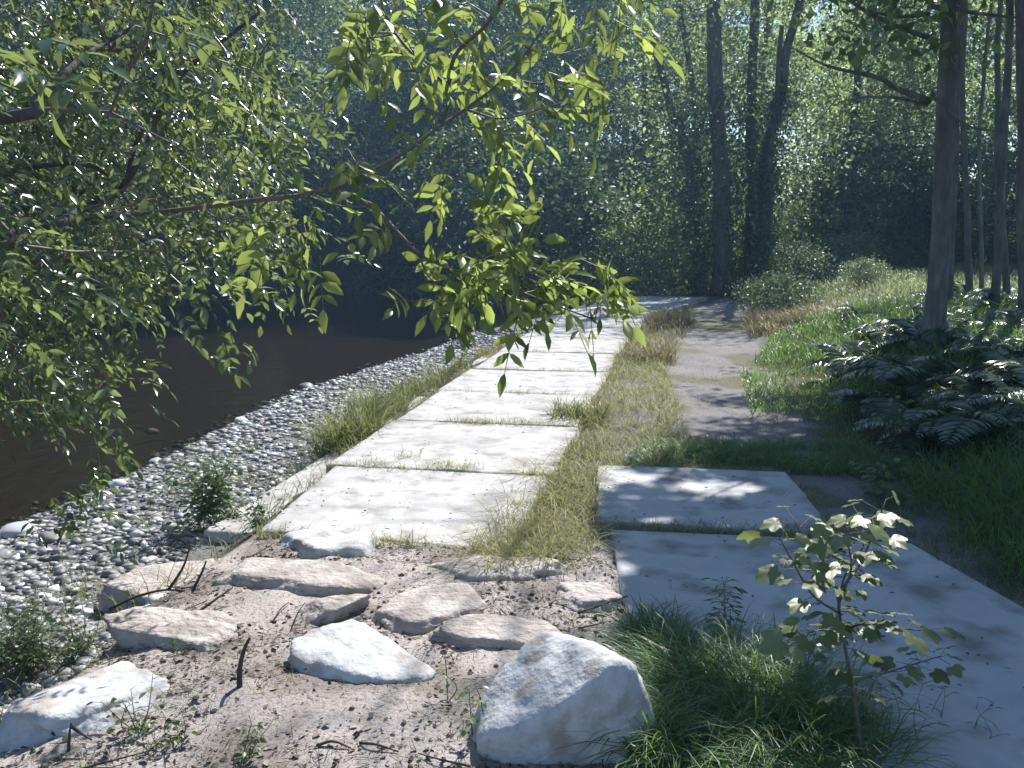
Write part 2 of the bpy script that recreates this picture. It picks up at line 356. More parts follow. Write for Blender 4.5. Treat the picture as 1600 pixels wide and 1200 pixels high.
def build_river():
    mb = MB(); X = axis(-24, 70, -8, 2, .5); Y = axis(-40, 70, 2, 40, .5); nx = len(X)
    x, y = np.meshgrid(X, Y); i = (np.arange(nx - 1)[None] + (np.arange(len(Y) - 1) * nx)[:, None]).ravel()
    mb.add(np.stack([x.ravel(), y.ravel(), np.full(x.size, WATER_Z)], 1), np.stack([i, i + 1, i + 1 + nx, i + nx], 1))
    m, n, b, N, L = mat('river_water')
    tr = N.new('ShaderNodeBsdfTransparent'); tr.inputs[0].default_value = (.44, .385, .33, 1)
    gl = N.new('ShaderNodeBsdfGlossy'); gl.inputs['Roughness'].default_value = .06; gl.inputs[0].default_value = (.9, .92, .95, 1)
    fr = N.new('ShaderNodeFresnel'); fr.inputs[0].default_value = 1.33; mx = N.new('ShaderNodeMixShader')
    tc = N.new('ShaderNodeTexCoord'); mp = N.new('ShaderNodeMapping'); mp.inputs['Scale'].default_value = (1.6, .8, 1); L.new(tc.outputs['Object'], mp.inputs[0])
    t = N.new('ShaderNodeTexNoise'); t.inputs['Scale'].default_value = 3.2; t.inputs['Detail'].default_value = 4; L.new(mp.outputs[0], t.inputs[0])
    bp = N.new('ShaderNodeBump'); bp.inputs['Strength'].default_value = .4; bp.inputs['Distance'].default_value = .05; L.new(t.outputs[0], bp.inputs['Height'])
    L.new(bp.outputs[0], gl.inputs['Normal']); L.new(bp.outputs[0], fr.inputs['Normal'])
    L.new(fr.outputs[0], mx.inputs[0]); L.new(tr.outputs[0], mx.inputs[1]); L.new(gl.outputs[0], mx.inputs[2]); L.new(mx.outputs[0], N['Material Output'].inputs[0])
    N.remove(b); tag(mb.obj('river', m), 'dark brown slow river with faint reflections', 'river', kind='structure')
build_river()

# ------------------------------------------------------------------ concrete causeway
def slab_mesh(corners, top, thick, seed):
    """a cast slab with worn rounded edges; corners in plan, counter-clockwise"""
    c = np.array(corners, float); u = np.concatenate([[0, .006, .02], np.linspace(.05, .95, 19), [.98, .994, 1]]); n = len(u); r = rs(seed); U, V = np.meshgrid(u, u)
    P = ((1 - U) * (1 - V))[..., None] * c[0] + (U * (1 - V))[..., None] * c[1] + (U * V)[..., None] * c[2] + ((1 - U) * V)[..., None] * c[3]
    ctr = c.mean(0); e = np.minimum(np.minimum(U, 1 - U), np.minimum(V, 1 - V))
    x, y = P[..., 0], P[..., 1]; p = xy0(x, y)
    jit = (fbm(p, .14, seed) - .5) * .09; onedge = e < 1e-6
    q = P - ctr; l = np.linalg.norm(q, axis=-1, keepdims=True); P = P + np.where(onedge[..., None], q / np.maximum(l, 1e-6) * jit[..., None], 0)
    z = top + (fbm(p, .9, seed + 3) - .5) * .02 - np.where(onedge, .012, 0) - np.where(onedge, .03 * sm(.55, .75, fbm(p, .2, seed + 9)), 0)
    mb = MB(); Vt = np.concatenate([P, z[..., None]], -1).reshape(-1, 3)
    i = (np.arange(n - 1)[None] + (np.arange(n - 1) * n)[:, None]).ravel(); F = [np.stack([i, i + 1, i + 1 + n, i + n], 1)]
    ring = list(range(n)) + [n - 1 + n * k for k in range(1, n)] + [n * n - 1 - k for k in range(1, n)] + [n * (n - 1) - n * k for k in range(1, n - 1)]
    ring = np.array(ring); bot = Vt[ring].copy(); bot[:, 2] = top - thick; k = len(ring); j = np.arange(k)
    F.append(np.stack([ring[(j + 1) % k], ring[j], n * n + j, n * n + (j + 1) % k], 1)); F.append((n * n + j)[::-1][None])
    mb.add(np.concatenate([Vt, bot]), F); return mb
def row(t, wv): return SL0 + DIR * t + NOR * wv
joints = [-1.95, -.18, 1.62, 3.35, 5.1, 6.9, 8.75, 10.6, 12.5, 14.5, 16.6, 18.6]
names = ['big pale concrete slab next to the boulders, front of the sunlit row',
         'sunlit concrete slab with a straw tuft in its far joint, second from the boulders',
         'short sunlit concrete slab between straw joint and dark joint, third from the boulders',
         'bright concrete slab right behind the straight dark weedy joint, fourth from the boulders',
         'bright concrete slab below the hanging leaf tips, fifth from the boulders',
         'last fully sunlit slab before the tree shade, sixth from the boulders',
         'first tree-shaded concrete slab, seventh from the boulders, behind the leaf spray',
         'shade-striped concrete slab, eighth from the boulders, beside rusty grass',
         'shade-striped concrete slab, ninth from the boulders, beside rusty grass',
         'distant dappled slab, tenth from the boulders, near the ivy trees',
         'farthest concrete slab at the foot of the ivy-clad trees']
SLABS = []
for k in range(len(joints) - 1):
    a, b = joints[k] + .013, joints[k + 1] - .013; wl = [.08, .0, .03, -.02, .02, 0, 0, .03, 0, 0, .02][k]
    bd = lambda t, g: g * max(0, t - 6.5) ** 2
    c = [row(a + (.12 if k == 0 else 0), wl + (.12 if k == 0 else 0) + bd(a, .004)), row(a, 1.82 + bd(a, .0105)), row(b, 1.8 + .04 * (k % 2) + bd(b, .0105)), row(b, wl + bd(b, .004))]
    SLABS.append(c); o = slab_mesh(c, .0 + .004 * ((k * 7) % 3 - 1), .3, 50 + k).obj('concrete_slab', M['concrete'], off=(*c[0], 0)); o.location = (*c[0], 0)
    tag(o, names[k], 'slab', 'concrete slabs of the riverside causeway')
side = [([(.55, 5.95), (2.02, 5.72), (2.12, 7.22), (.68, 7.42)], 'grey concrete slab with a bright sun patch, beyond the shaded joint'),
        ([(.42, 2.0), (3.0, 1.7), (2.62, 4.75), (2.12, 5.62), (.62, 5.82)], 'wide shaded grey concrete slab behind the leafy sapling')]
for k, (c, lb) in enumerate(side):
    if len(c) == 5: c = [c[0], c[1], (2.40, 5.55), c[4]]
    SLABS.append([np.array(q) for q in c]); o = slab_mesh(c, .01, .28, 80 + k).obj('concrete_slab', M['concrete_worn'], off=(*c[0], 0)); o.location = (*c[0], 0)
    tag(o, lb, 'slab', 'concrete slabs of the riverside causeway')
for k, (a, b, lb) in enumerate([(-1.2, 1.3, 'white low concrete footing below the front slab, above the pebbles'), (1.45, 4.3, 'low concrete footing behind the tall bank grass'), (4.45, 8.2, 'white low concrete footing below the slabs near the leaf spray')]):
    c = [row(a, -.52), row(a, -.1), row(b, -.1), row(b, -.50)]
    o = slab_mesh(c, -.25, .3, 90 + k).obj('concrete_footing', M['concrete'], off=(*c[0], 0)); o.location = (*c[0], 0)
    tag(o, lb, 'footing', 'concrete footings along the slab row')
def on_slab(x, y, grow=0.):
    k = np.zeros(np.shape(x), bool)
    for c in SLABS: k |= in_poly(x, y, [tuple(q) for q in c])
    return k

# ------------------------------------------------------------------ boulders
def ico(sub):
    bm = bmesh.new(); bmesh.ops.create_icosphere(bm, subdivisions=sub, radius=1); V = np.array([v.co[:] for v in bm.verts]); F = np.array([[v.index for v in f.verts] for f in bm.faces]); bm.free(); return V, F
ICO = {k: ico(k) for k in (1, 2, 3, 5)}
def rock(planes, size, seed, rough=.07, sub=5, p=22):
    V, F = ICO[sub]; a = np.zeros(len(V))
    for n, d in planes:
        n = np.array(n, float); n /= np.linalg.norm(n); a += np.maximum(0, V @ n / d) ** p
    r = a ** (-1 / p); P = V * r[:, None]
    P = P * (1 + rough * (fbm(P + seed, .8, seed, 5) - .5) * 2 - rough * .7 * np.maximum(0, .12 - np.abs(fbm(P + seed, .55, seed + 4, 4) - .5)) / .12)[:, None] + V * ((vnoise(P + seed, .12, seed) - .5) * rough * .25)[:, None]
    P = P / np.abs(P).max(0); return MB().add(P * np.array(size), F)
def rnd_planes(seed, n=7, top=.75):
    r = rs(seed); pl = [((.05 * r.normal(), .05 * r.normal(), 1), top), ((0, 0, -1), .8)]
    for k in range(n):
        a = (k + r.uniform(-.3, .3)) * 6.283 / n; v = nrm(np.array([math.cos(a), math.sin(a), r.normal(.25, .3)])); pl.append((v, .62 + .5 * r.random()))
    return pl
def boulder(px, py, size, yaw, kind, label, seed, zc=None, planes=None, tilt=(0, 0), top=.75, rough=.10):
    z0 = 0.0 if zc is None else zc; p = at_z(px, py, z0)
    if not planes: size = (size[0] * 1.2, size[1] * 1.15, size[2] * .85); p[2] = gz(p[0], p[1]) + {'tan_rock': .065, 'white_rock': .085, 'grey_rock': .14}[kind] + .4 * z0 - size[2]
    if not planes and kind == 'tan_rock': size = (size[0] * 1.1, size[1] * 1.1, size[2])
    mb = rock(planes or rnd_planes(seed, 7, top), size, seed, rough); o = mb.obj('boulder', M[kind])
    o.location = p; o.rotation_euler = (tilt[0], tilt[1], yaw)
    return tag(o, label, 'boulder', 'boulders set in the earth ramp')
fp = [((-.55, -.2, 1), .56), ((.3, .2, 1), .72), ((-1, 0, .25), 1.0), ((-.05, -1, -.12), .60), ((.5, -1, .05), .75), ((-.6, -1, -.1), .80), ((1, .1, .5), .80), ((1, -.5, 0), .95), ((0, 1, .3), .85), ((.6, .8, .2), .9), ((-.7, .7, .3), .9), ((0, 0, -1), .9), ((-.6, -.5, .9), .80)]
boulder(890, 1122, (.42, .34, .37), R(8), 'white_rock', 'large white boulder with a dark shaded face beside the long grass', 1, .10, fp, rough=.06)
boulder(562, 1030, (.30, .24, .13), R(-12), 'white_rock', 'flat white boulder with a dark undercut lip, behind the upright stick', 2, .05, tilt=(R(8), R(5)), top=.6)
boulder(150, 1095, (.33, .26, .13), R(42), 'white_rock', 'chalky white boulder with dirt smears, under the small weeds', 3, .03, top=.6)
boulder(5, 1062, (.22, .2, .13), R(-30), 'tan_rock', 'pale tan boulder cut off by the picture edge', 4, .02)
boulder(300, 998, (.36, .24, .15), R(-14), 'tan_rock', 'long tan boulder with a dark rounded shaded end', 5, .02, top=.7)
boulder(480, 905, (.40, .26, .11), R(-8), 'tan_rock', 'flat tan boulder between the white one and the trodden earth', 6, .02, top=.6)
boulder(518, 968, (.16, .14, .06), R(20), 'tan_rock', 'small dusty stone almost buried below the flat tan boulder', 61, .0)
boulder(680, 952, (.33, .22, .12), R(12), 'tan_rock', 'smooth tan boulder with a stepped back edge, centre of the ramp', 7, .02, top=.6)
boulder(760, 888, (.46, .24, .16), R(-6), 'tan_rock', 'broad tan boulder with dark hollows under its lip, by the slab end', 8, .03, top=.6, rough=.11)
boulder(512, 850, (.38, .24, .17), R(-10), 'white_rock', 'bright white rounded boulder touching the front concrete slab', 9, .0, top=.7)
boulder(292, 872, (.46, .34, .17), R(10), 'tan_rock', 'large earth-covered boulder at the edge above the pebbles', 10, -.02, top=.7)
boulder(915, 938, (.16, .17, .06), R(30), 'tan_rock', 'small flat pinkish stone among twigs near the shaded slab', 11, .01, top=.6)
boulder(140, 945, (.17, .24, .24), R(-25), 'grey_rock', 'grey boulder with pale top and dark side on the pebble edge', 12, -.15)
boulder(785, 1003, (.30, .2, .09), R(5), 'tan_rock', 'half buried tan boulder in the shadow behind the large white one', 13, .0, top=.6)
boulder(383, 782, (.13, .11, .12), R(15), 'grey_rock', 'small dark boulder wedged between footing and bushy weed', 14, -.2)

# pebbles: the bigger stones one by one, the shingle as stuff
def stone_mesh(seed):
    r = rs(seed); V, F = ICO[3]; P = V * (1 + .35 * (fbm(V + seed, 1.0, seed, 3) - .5) * 2)[:, None]
    return MB().add(P * np.array([1, .75 + .2 * r.random(), .5 + .15 * r.random()]), F, .25 + .7 * r.random()).mesh('river_stone')
STONES = [stone_mesh(200 + k) for k in range(8)]
for me in STONES: me.materials.append(M['pebble'])
def stone(x, y, s, label, group, k, dz=.12, z=None):
    r = rs(k * 17 + 5); o = link('river_stone', STONES[k % 8], None); z0 = gz(x, y) if z is None else z
    o.location = (x, y, z0 + s * dz); o.rotation_euler = (r.normal() * .15, r.normal() * .15, r.random() * 6.3); o.scale = (s, s, s * (.8 + .4 * r.random()))
    return tag(o, label, 'stone', group)
special = [(480, 600, .13, 'pale pointed stone standing out of the shallows by the pebble edge'), (453, 607, .075, 'small white stone in the shallows next to the pointed stone'),
           (465, 632, .08, 'round grey stone below the pointed stone at the water edge'), (300, 704, .10, 'dark wet stone in the water near the pebble bank'),
           (243, 716, .085, 'pale rounded stone next to the dark wet stone in the water'), (237, 664, .085, 'flat dark stone alone in the brown shallows'),
           (378, 657, .085, 'grey stone alone in shallows beside the pebble bank'), (183, 758, .10, 'squarish grey stone at the water edge under the hanging leaves'),
           (352, 682, .06, 'small white stone just off the pebble bank'), (385, 680, .06, 'white flat stone at the pebble bank tip'),
           (30, 832, .15, 'largest dark-sided stone at the water edge below the ash'), (85, 850, .11, 'broad pale stone near the water edge below the ash')]
for k, (px, py, s, lb) in enumerate(special):
    p = at_z(px, py, WATER_Z + .03); stone(p[0], p[1], s, lb, 'larger river stones', k, .1, z=max(gz(p[0], p[1]), WATER_Z - .06))
r = rs(5); cnt = 0
while cnt < 190:
    y = r.uniform(3.5, 20); s0 = r.uniform(-.4, 2.2)
    x = float(np.interp(y, SHORE[:, 1], SHORE[:, 0])) + s0
    if tw(x, y)[1] > -.55: continue
    stone(x, y, r.uniform(.025, .062) * (1 if s0 > 0 else .9), 'rounded grey cobble lying in the pebbles of the bank' if s0 > 0 else 'rounded grey cobble lying in the shallow water edge',
          'cobbles on the pebble bank' if s0 > 0 else 'cobbles in the shallows', 100 + cnt, z=max(gz(x, y), WATER_Z - .05)); cnt += 1
def shingle():
    r = rs(6); n = 24000; y = 2.8 + 19 * r.random(n) ** 1.35; s0 = r.uniform(-.45, 2.5, n); x = np.interp(y, SHORE[:, 1], SHORE[:, 0]) + s0
    wv = tw(x, y)[1]; k = (wv < -.5) | (y < 5.5); k &= (r.random(n) < sm(-.5, .15, s0)); x, y, s0 = x[k], y[k], s0[k]; n = len(x); z = ground_z(x, y)
    V, F = ICO[1]; sz = .010 + .048 * r.random(n) ** 2.6 * (1 + .012 * y); sc = sz[:, None] * np.stack([np.ones(n), r.uniform(.6, .95, n), r.uniform(.3, .6, n)], 1)
    a = r.random(n) * 6.28; P = V[None] * sc[:, None] * (1 + .18 * r.normal(size=(n, len(V), 1)))
    c, s_ = np.cos(a)[:, None], np.sin(a)[:, None]; X = P[..., 0] * c - P[..., 1] * s_; Y = P[..., 0] * s_ + P[..., 1] * c; Z = P[..., 2]
    Vt = np.stack([X + x[:, None], Y + y[:, None], Z + (z + sc[:, 2] * .3)[:, None]], -1)
    mb = MB(); mb.add(Vt, (F[None] + (np.arange(n) * len(V))[:, None, None]).reshape(-1, 3), np.repeat(np.clip(r.normal(.52, .28, n), 0, 1) * np.where(s0 < .12, .45, 1), len(V)))
    tag(mb.obj('pebbles', M['pebble']), 'grey and white river pebbles along the water edge', 'pebbles', kind='stuff')
shingle()

# ------------------------------------------------------------------ light map of the place: where crowns leave gaps for the sun
def lit_target(x, y):
    edge = np.interp(y, [1, 3, 4.4, 6, 7.7, 8.1, 8.8, 10, 12, 14, 18, 24], [.35, .5, .62, .66, .95, 1.5, 2.6, 3.2, 4.5, 4.9, 2.4, 2.4])
    p = xy0(x, y); e = x - edge + (fbm(p, .8, 61) - .5) * .5
    t = sm(.15, -.15, e) * sm(15.2, 14.4, y)
    t = np.maximum(t, .52 * sm(13.5, 15, y) * sm(26, 24, y) * sm(5, 4, x - (y - 14) * .18))
    t = np.maximum(t, 1.0 * sm(1.15, .85, np.hypot((x - 8.6) / 3.6, (y - 23) / 6)))
    t = np.maximum(t, .85 * sm(1.2, .8, np.hypot((x - 5.4) / 2.1, (y - 10.3) / 3.2)))
    t = np.maximum(t, sm(1.1, .8, np.hypot((x - 1.52) / .36, (y - 6.75) / .22)))
    t = np.maximum(t, sm(1.1, .8, np.hypot((x - .85) / .22, (y - 7.0) / .22))); t = np.maximum(t, sm(1.1, .8, np.hypot((x - .95) / .3, (y - 5.95) / .1)))
    t = np.maximum(t, .95 * sm(1.25, .85, np.hypot((x - .9) / .42, (y - 2.75) / .42)))
    t = np.maximum(t, .3 * sm(1.3, .8, np.hypot((x - .75) / .4, (y - 3.4) / .6)))
    dark = sm(1.2, .7, np.hypot((x - 2.3) / 1.1, (y - 8.3) / .5)); dark = np.maximum(dark, sm(1.2, .7, np.hypot((x - 2.9) / .9, (y - 10.6) / .4))); dark = np.maximum(dark, sm(1.2, .7, np.hypot((x - 1.9) / .9, (y - 9.4) / .22))); dark = np.maximum(dark, .6 * sm(12.0, 13, y)); dark = np.maximum(dark, .95 * sm(.5, .58, fbm(np.stack([x * .45, y * 1.6, 0 * x], -1), .8, 87)) * sm(7.6, 8.4, y))
    return t * (1 - dark * (x > .9))
def sun_gap(P, soft=.0):
    """True for leaves that may stay: they do not close a gap in the canopy"""
    k = P[:, 2] / TOSUN.z; x = P[:, 0] - k * TOSUN.x; y = P[:, 1] - k * TOSUN.y
    t = lit_target(x, y); n = np.clip((fbm(np.stack([x * 1.0, y * 2.2, 0 * x], -1), .75, 71, 3) - .5) * 2.2 + .5, 0.02, .98)
    return n > t

# ------------------------------------------------------------------ trees
def spray(sites, n, spread, seed, up=.8):
    r = rs(seed); P = np.repeat(sites, n, 0) + r.normal(size=(len(sites) * n, 3)) * np.array([spread, spread, spread * .55])
    D = nrm(r.normal(size=P.shape) + np.array([0, 0, -.35])); N = nrm(r.normal(size=P.shape) * .55 + np.array([0, 0, up])); return P, D, N, r
def trunk_pts(base, top, n=14, wob=.1, seed=0):
    r = rs(seed); b = np.array(base, float); t = np.array(top, float); u = np.linspace(0, 1, n)[:, None]
    w_ = np.cumsum(r.normal(size=(n, 3)) * wob * np.array([1, 1, .2]), 0) * np.sqrt(u); return b + (t - b) * u + w_ - w_[-1] * u * .6
def build_tree(name, label, cat, group, stems, sites, leaf, bark, seed, nleaf=60, spread=.45, L=.12, W=.075, gap=True, step=.5, tip=.008, tpl=T_SIMPLE, origin=None, ivy=None, boughs=()):
    """stems: list of (points, base radius, top radius, sides)"""
    o0 = np.array(origin if origin is not None else stems[0][0][0], float); root = empty(name, o0); tag(root, label, cat, group)
    for P, r0, r1, sd in stems:
        mb = MB(); n = len(P); rr = np.linspace(0, 1, n); rad = r0 + (r1 - r0) * rr; rad[0] *= 1.15
        chain(mb, spline(P, n * 2), np.interp(np.linspace(0, 1, n * 2), rr, rad), sd, True, .5, .18, seed); mb.obj('trunk', bark, root, off=o0)
    for P, r0, r1 in boughs:
        mb = MB(); P = spline(P, 14); chain(mb, P, np.linspace(r0, r1, 14), 8, True, .5, .12, seed + 1); mb.obj('limb', bark, root, off=o0)
    if len(sites):
        A, B, ra, rb, tips = grow([spline(P, 24) for P, *_ in stems] + [spline(P, 10) for P, *_ in boughs], sites, seed, step, tip)
        mb = MB(); tubes(mb, A, B, ra, rb, 5); mb.obj('branchwork', bark, root, off=o0)
        P, D, N, r = spray(sites, nleaf, spread, seed + 5)
        k = sun_gap(P) if gap else np.ones(len(P), bool)
        P, D, N = P[k], D[k], N[k]; n = len(P)
        mb = MB(); s = r.uniform(.55, 1.35, n); leaves(mb, P, D, N, L * s, W * s, tpl, None, r); mb.obj('crown', leaf, root, off=o0)
    if ivy:
        P, D, N = ivy; mb = MB(); n = len(P); r = rs(seed + 9); leaves(mb, P, D, N, .10 * r.uniform(.6, 1.3, n), .09 * r.uniform(.6, 1.3, n), T_OVATE, None, r); mb.obj('ivy', M['dark_leaf'], root, off=o0)
    return root
def ell(c, rad, n, seed, shell=.0, clump=0):
    r = rs(seed); v = nrm(r.normal(size=(n, 3))) * (shell + (1 - shell) * r.random((n, 1)) ** (1 / 2.2)); P = np.array(c) + v * np.array(rad)
    if clump: P = P[fbm(P, clump, seed) > .47]
    return P
def ivy_on(stems, zmax, n, seed):
    r = rs(seed); Ps = []; Ns = []
    for P, r0, r1, sd in stems:
        q = spline(P, 60); q = q[q[:, 2] < zmax]
        if len(q) < 2: continue
        i = r.integers(0, len(q), n); a = r.random(n) * 6.28; d = np.stack([np.cos(a), np.sin(a), 0 * a], 1); Ps.append(q[i] + d * (r0 * 1.0 + .04 + .34 * r.random((n, 1)) ** 2) + r.normal(size=(n, 3)) * .05); Ns.append(d)
    P = np.concatenate(Ps); N = np.concatenate(Ns); return P, nrm(r.normal(size=P.shape) * .6 + np.array([0, 0, -.7])), nrm(N + r.normal(size=P.shape) * .4 + np.array([0, 0, .35]))

# the ivy-clad alder clump at the end of the causeway
def alder_clump():
    st = []
    for (bx, by, tx, ty, d0, d1, r0) in [(1125, 445, 1106, -140, 26.5, 26.5, .27), (1172, 447, 1178, -120, 27.3, 28, .19), (1180, 450, 1258, -60, 26.8, 26, .17), (1098, 440, 1018, 60, 27, 27.6, .16), (1100, 440, 1035, -150, 27.6, 28.5, .11), (1196, 450, 1222, 40, 26, 26.2, .10)]:
        b = at_d(bx, by, d0); b[2] = gz(b[0], b[1]) - .15; t = at_d(tx, ty, d1)
        m = b * .55 + t * .45; m[0] = b[0] + (t[0] - b[0]) * .22 ; P = spline(np.array([b, m, t]), 10); P[1:-1] += rs(int(bx)).normal(size=(8, 3)) * .05
        st.append((P, r0, r0 * .6, 10))
    c = np.array([6.4, 27, 0]); sites = np.concatenate([ell(c + [0, .5, 9.5], (4.4, 3.6, 4.2), 240, 31), ell(c + [-1.6, .3, 4.2], (2.2, 1.6, 3.4), 75, 32), ell(c + [1.7, .8, 3.5], (1.8, 1.5, 3), 40, 33), ell(c + [-2.2, .8, 1.6], (1.4, 1.2, 1.5), 40, 34)])
    sites[:, 2] = np.maximum(sites[:, 2], .3)
    build_tree('alder_tree', 'many-stemmed dark alder wrapped in ivy at the end of the slab row', 'tree', None, st, sites, M['alder'], M['bark'], 40, 50, .5, .13, .09, ivy=ivy_on(st, 5.5, 1500, 3))
alder_clump()

# the tall straight trunk above the ferns, its branches reaching over the track
def tall_tree():
    b = np.array([4.85, 11.0, gz(4.85, 11) - .1]); P = np.array([b, b + [0, 0, 1.5], b + [-.06, 0, 3.5], b + [-.05, .1, 6.5], b + [.05, .2, 10.5]])
    P = spline(P, 14); st = [(P, .125, .07, 14)]
    q = lambda px, py, d: at_d(px, py, d)
    bo = [([P[5] * 0 + q(1452, 158, 11), q(1400, 138, 10.8), q(1375, 122, 10.6), q(1330, 112, 10.4), q(1285, 100, 10.2), q(1230, 70, 10.0)], .04, .006),
          ([q(1452, 60, 11), q(1390, 36, 10.6), q(1330, 2, 10.2), q(1280, -60, 9.8)], .03, .01), ([q(1450, 165, 11), q(1400, 153, 11.2), q(1350, 152, 11.5), q(1310, 160, 11.8)], .022, .008),
          ([q(1452, 22, 11), q(1400, 26, 11), q(1340, 12, 10.6)], .025, .008), ([q(1455, 10, 11), q(1520, 20, 10.6), q(1590, 28, 10.2)], .03, .01), ([q(1458, 150, 11), q(1510, 195, 10.8), q(1560, 205, 10.6)], .02, .007)]
    S_ = np.concatenate([ell((5.1, 11.2, 9.3), (3.4, 3.6, 2.9), 260, 51), ell((3.7, 10.4, 8.2), (2.0, 2.4, 2.0), 90, 53), ell((4.0, 10.4, 4.3), (1.0, .6, .5), 4, 52)])
    build_tree('tall_tree', 'tall straight grey trunk rising out of the ferns, branches to one side', 'tree', None, st, S_, M['alder'], M['grey_bark'], 60, 130, .45, .13, .09, boughs=bo)
tall_tree()
# slim trees behind the ferns
r = rs(70)
slim = [(1490, 15.5, .075, 1482, 'slim grey tree, first behind the tall trunk'), (1522, 17, .09, 1512, 'slim tree with a slight lean in the thicket behind the ferns'), (1556, 14.5, .10, 1575, 'dark slim trunk forking toward the picture edge'), (1580, 16, .085, 1562, 'slim trunk leaning inward at the picture edge'), (1612, 13.5, .14, 1590, 'thick dark trunk at the very edge of the picture'), (1538, 20, .07, 1545, 'thin pole-like tree deep in the shaded thicket')]
for k, (px, d, r0, tx, lb) in enumerate(slim):
    b = at_d(px, 420, d); b[2] = gz(b[0], b[1]) - .1; t = at_d(tx, -40, d); t = b + (t - b) * (9.5 / (t[2] - b[2]))
    st = [(trunk_pts(b, t, 12, .07, 400 + k), r0 * .68, r0 * .3, 10)]
    S_ = np.concatenate([ell(t + np.array([.4, .3, -1.2]), (2.1, 2.2, 2.6), 80, 410 + k)])
    build_tree('slim_tree', lb, 'tree', 'slim trees behind the ferns', st, S_, M['alder'], M['grey_bark'], 430 + k, 60, .42, .11, .07)
# crowns beside the track that shade the side slabs (their trunks stand past the picture edge)
for k, (bx, by, cz, rad, lb) in enumerate([(7.2, 9.0, 8.0, (3.0, 3.2, 3.0), 'broad tree on the bank just outside the fern thicket'), (5.8, 5.6, 6.2, (2.6, 2.8, 2.4), 'leafy tree on the bank beside the wide shaded slab'), (8.5, 13, 8.5, (3.0, 3.2, 3.2), 'tall leafy tree in the thicket beyond the ferns')]):
    b = np.array([bx, by, gz(bx, by) - .1]); st = [(trunk_pts(b, (bx - .3, by, cz + 1), 12, .06, 500 + k), .17, .07, 10)]
    S_ = np.concatenate([ell((bx - .8, by - .2, cz), rad, 300, 510 + k)])
    build_tree('bank_tree', lb, 'tree', 'trees on the bank over the side slabs', st, S_, M['alder'], M['bark'], 520 + k, 130, .45, .14, .095)

# woodland beyond: one of each kind, then copies
def proto_tree(seed, h, rad, leaf, bark, dens=190, low=.12, L=.15, W=.095):
    st = [(trunk_pts((0, 0, -.3), (.3, .2, h * .9), 12, .1, seed), .16 + .008 * h, .05, 9)]
    S_ = ell((0, 0, h * (.5 + low / 2)), (rad, rad, h * (.5 - low / 2)), int(dens * 1.5), seed + 1, .25, 2.2)
    return build_tree('woodland_tree', 'x', 'tree', 'woodland trees beyond the river and meadow', st, S_, leaf, bark, seed + 2, 66, .48, L * 1.1, W * 1.15, gap=False, origin=(0, 0, 0), step=.7)
protos = [proto_tree(600, 14, 3.6, M['wood_leaf'], M['bark']), proto_tree(610, 12, 3.2, M['alder'], M['bark'], 170), proto_tree(620, 13, 4.0, M['dark_leaf'], M['bark'], 260, .05), proto_tree(630, 9, 2.6, M['pale_leaf'], M['grey_bark'], 120, .1, .14, .1)]
WT = [(2, -15.5, 26, 'dense dark tree leaning over the far bank beside the ash crown'), (2, -10.5, 34.5, 'dense dark tree on the far bank above the black water'), (3, -8.2, 33, 'pale-leaved tree lit in front of the dark far bank wood'), (2, -5.5, 38, 'dense dark tree behind the pale-leaved one across the river'),
      (2, -1.0, 40, 'dense dark tree across the river behind the hanging leaf spray'), (1, 2.0, 41, 'mid green tree across the river bend behind the alder stems'), (0, 5.5, 41, 'light green tree showing between the alder stems'), (0, 9.3, 38, 'sunlit tree just past the outermost alder stem'),
      (0, 12.5, 36, 'sunlit green tree at the back of the meadow'), (1, 15.5, 35, 'sunlit tree behind the tall straight trunk'), (0, 18.5, 33, 'light green tree behind the slim trees'), (1, 21, 29, 'green tree beyond the slim trees at the picture edge')]
used = set()
for k, (pi, x, y, lb) in enumerate(WT):
    sc = .9 + .25 * rs(k).random(); z = gz(x, y)
    if pi not in used:
        o = protos[pi]; used.add(pi); o.location = (x, y, z); o.scale = (sc,) * 3
    else: o = dup(protos[pi], (x, y, z), rs(k + 50).random() * 6.28, sc)
    o['label'] = lb
r = rs(77); k = 0
for x, y in [(-22, 24), (-18, 33), (-20, 42), (-14, 44), (-9, 47), (-3, 49), (2, 50), (7, 50), (12, 48), (17, 46), (21, 43), (25, 39), (29, 34), (26, 27), (-19, 15), (-17.5, 8), (11, 44), (16, 41)]:
    pi = (0, 1, 0, 2)[k % 4] if x > 4 else (2, 1, 2)[k % 3]
    o = dup(protos[pi], (x, y, gz(x, y)), r.random() * 6.28, .95 + .3 * r.random()); k += 1
    o['label'] = 'leafy tree in the second row of the wood, behind the nearer trees'; o['group'] = 'second row of the woodland'

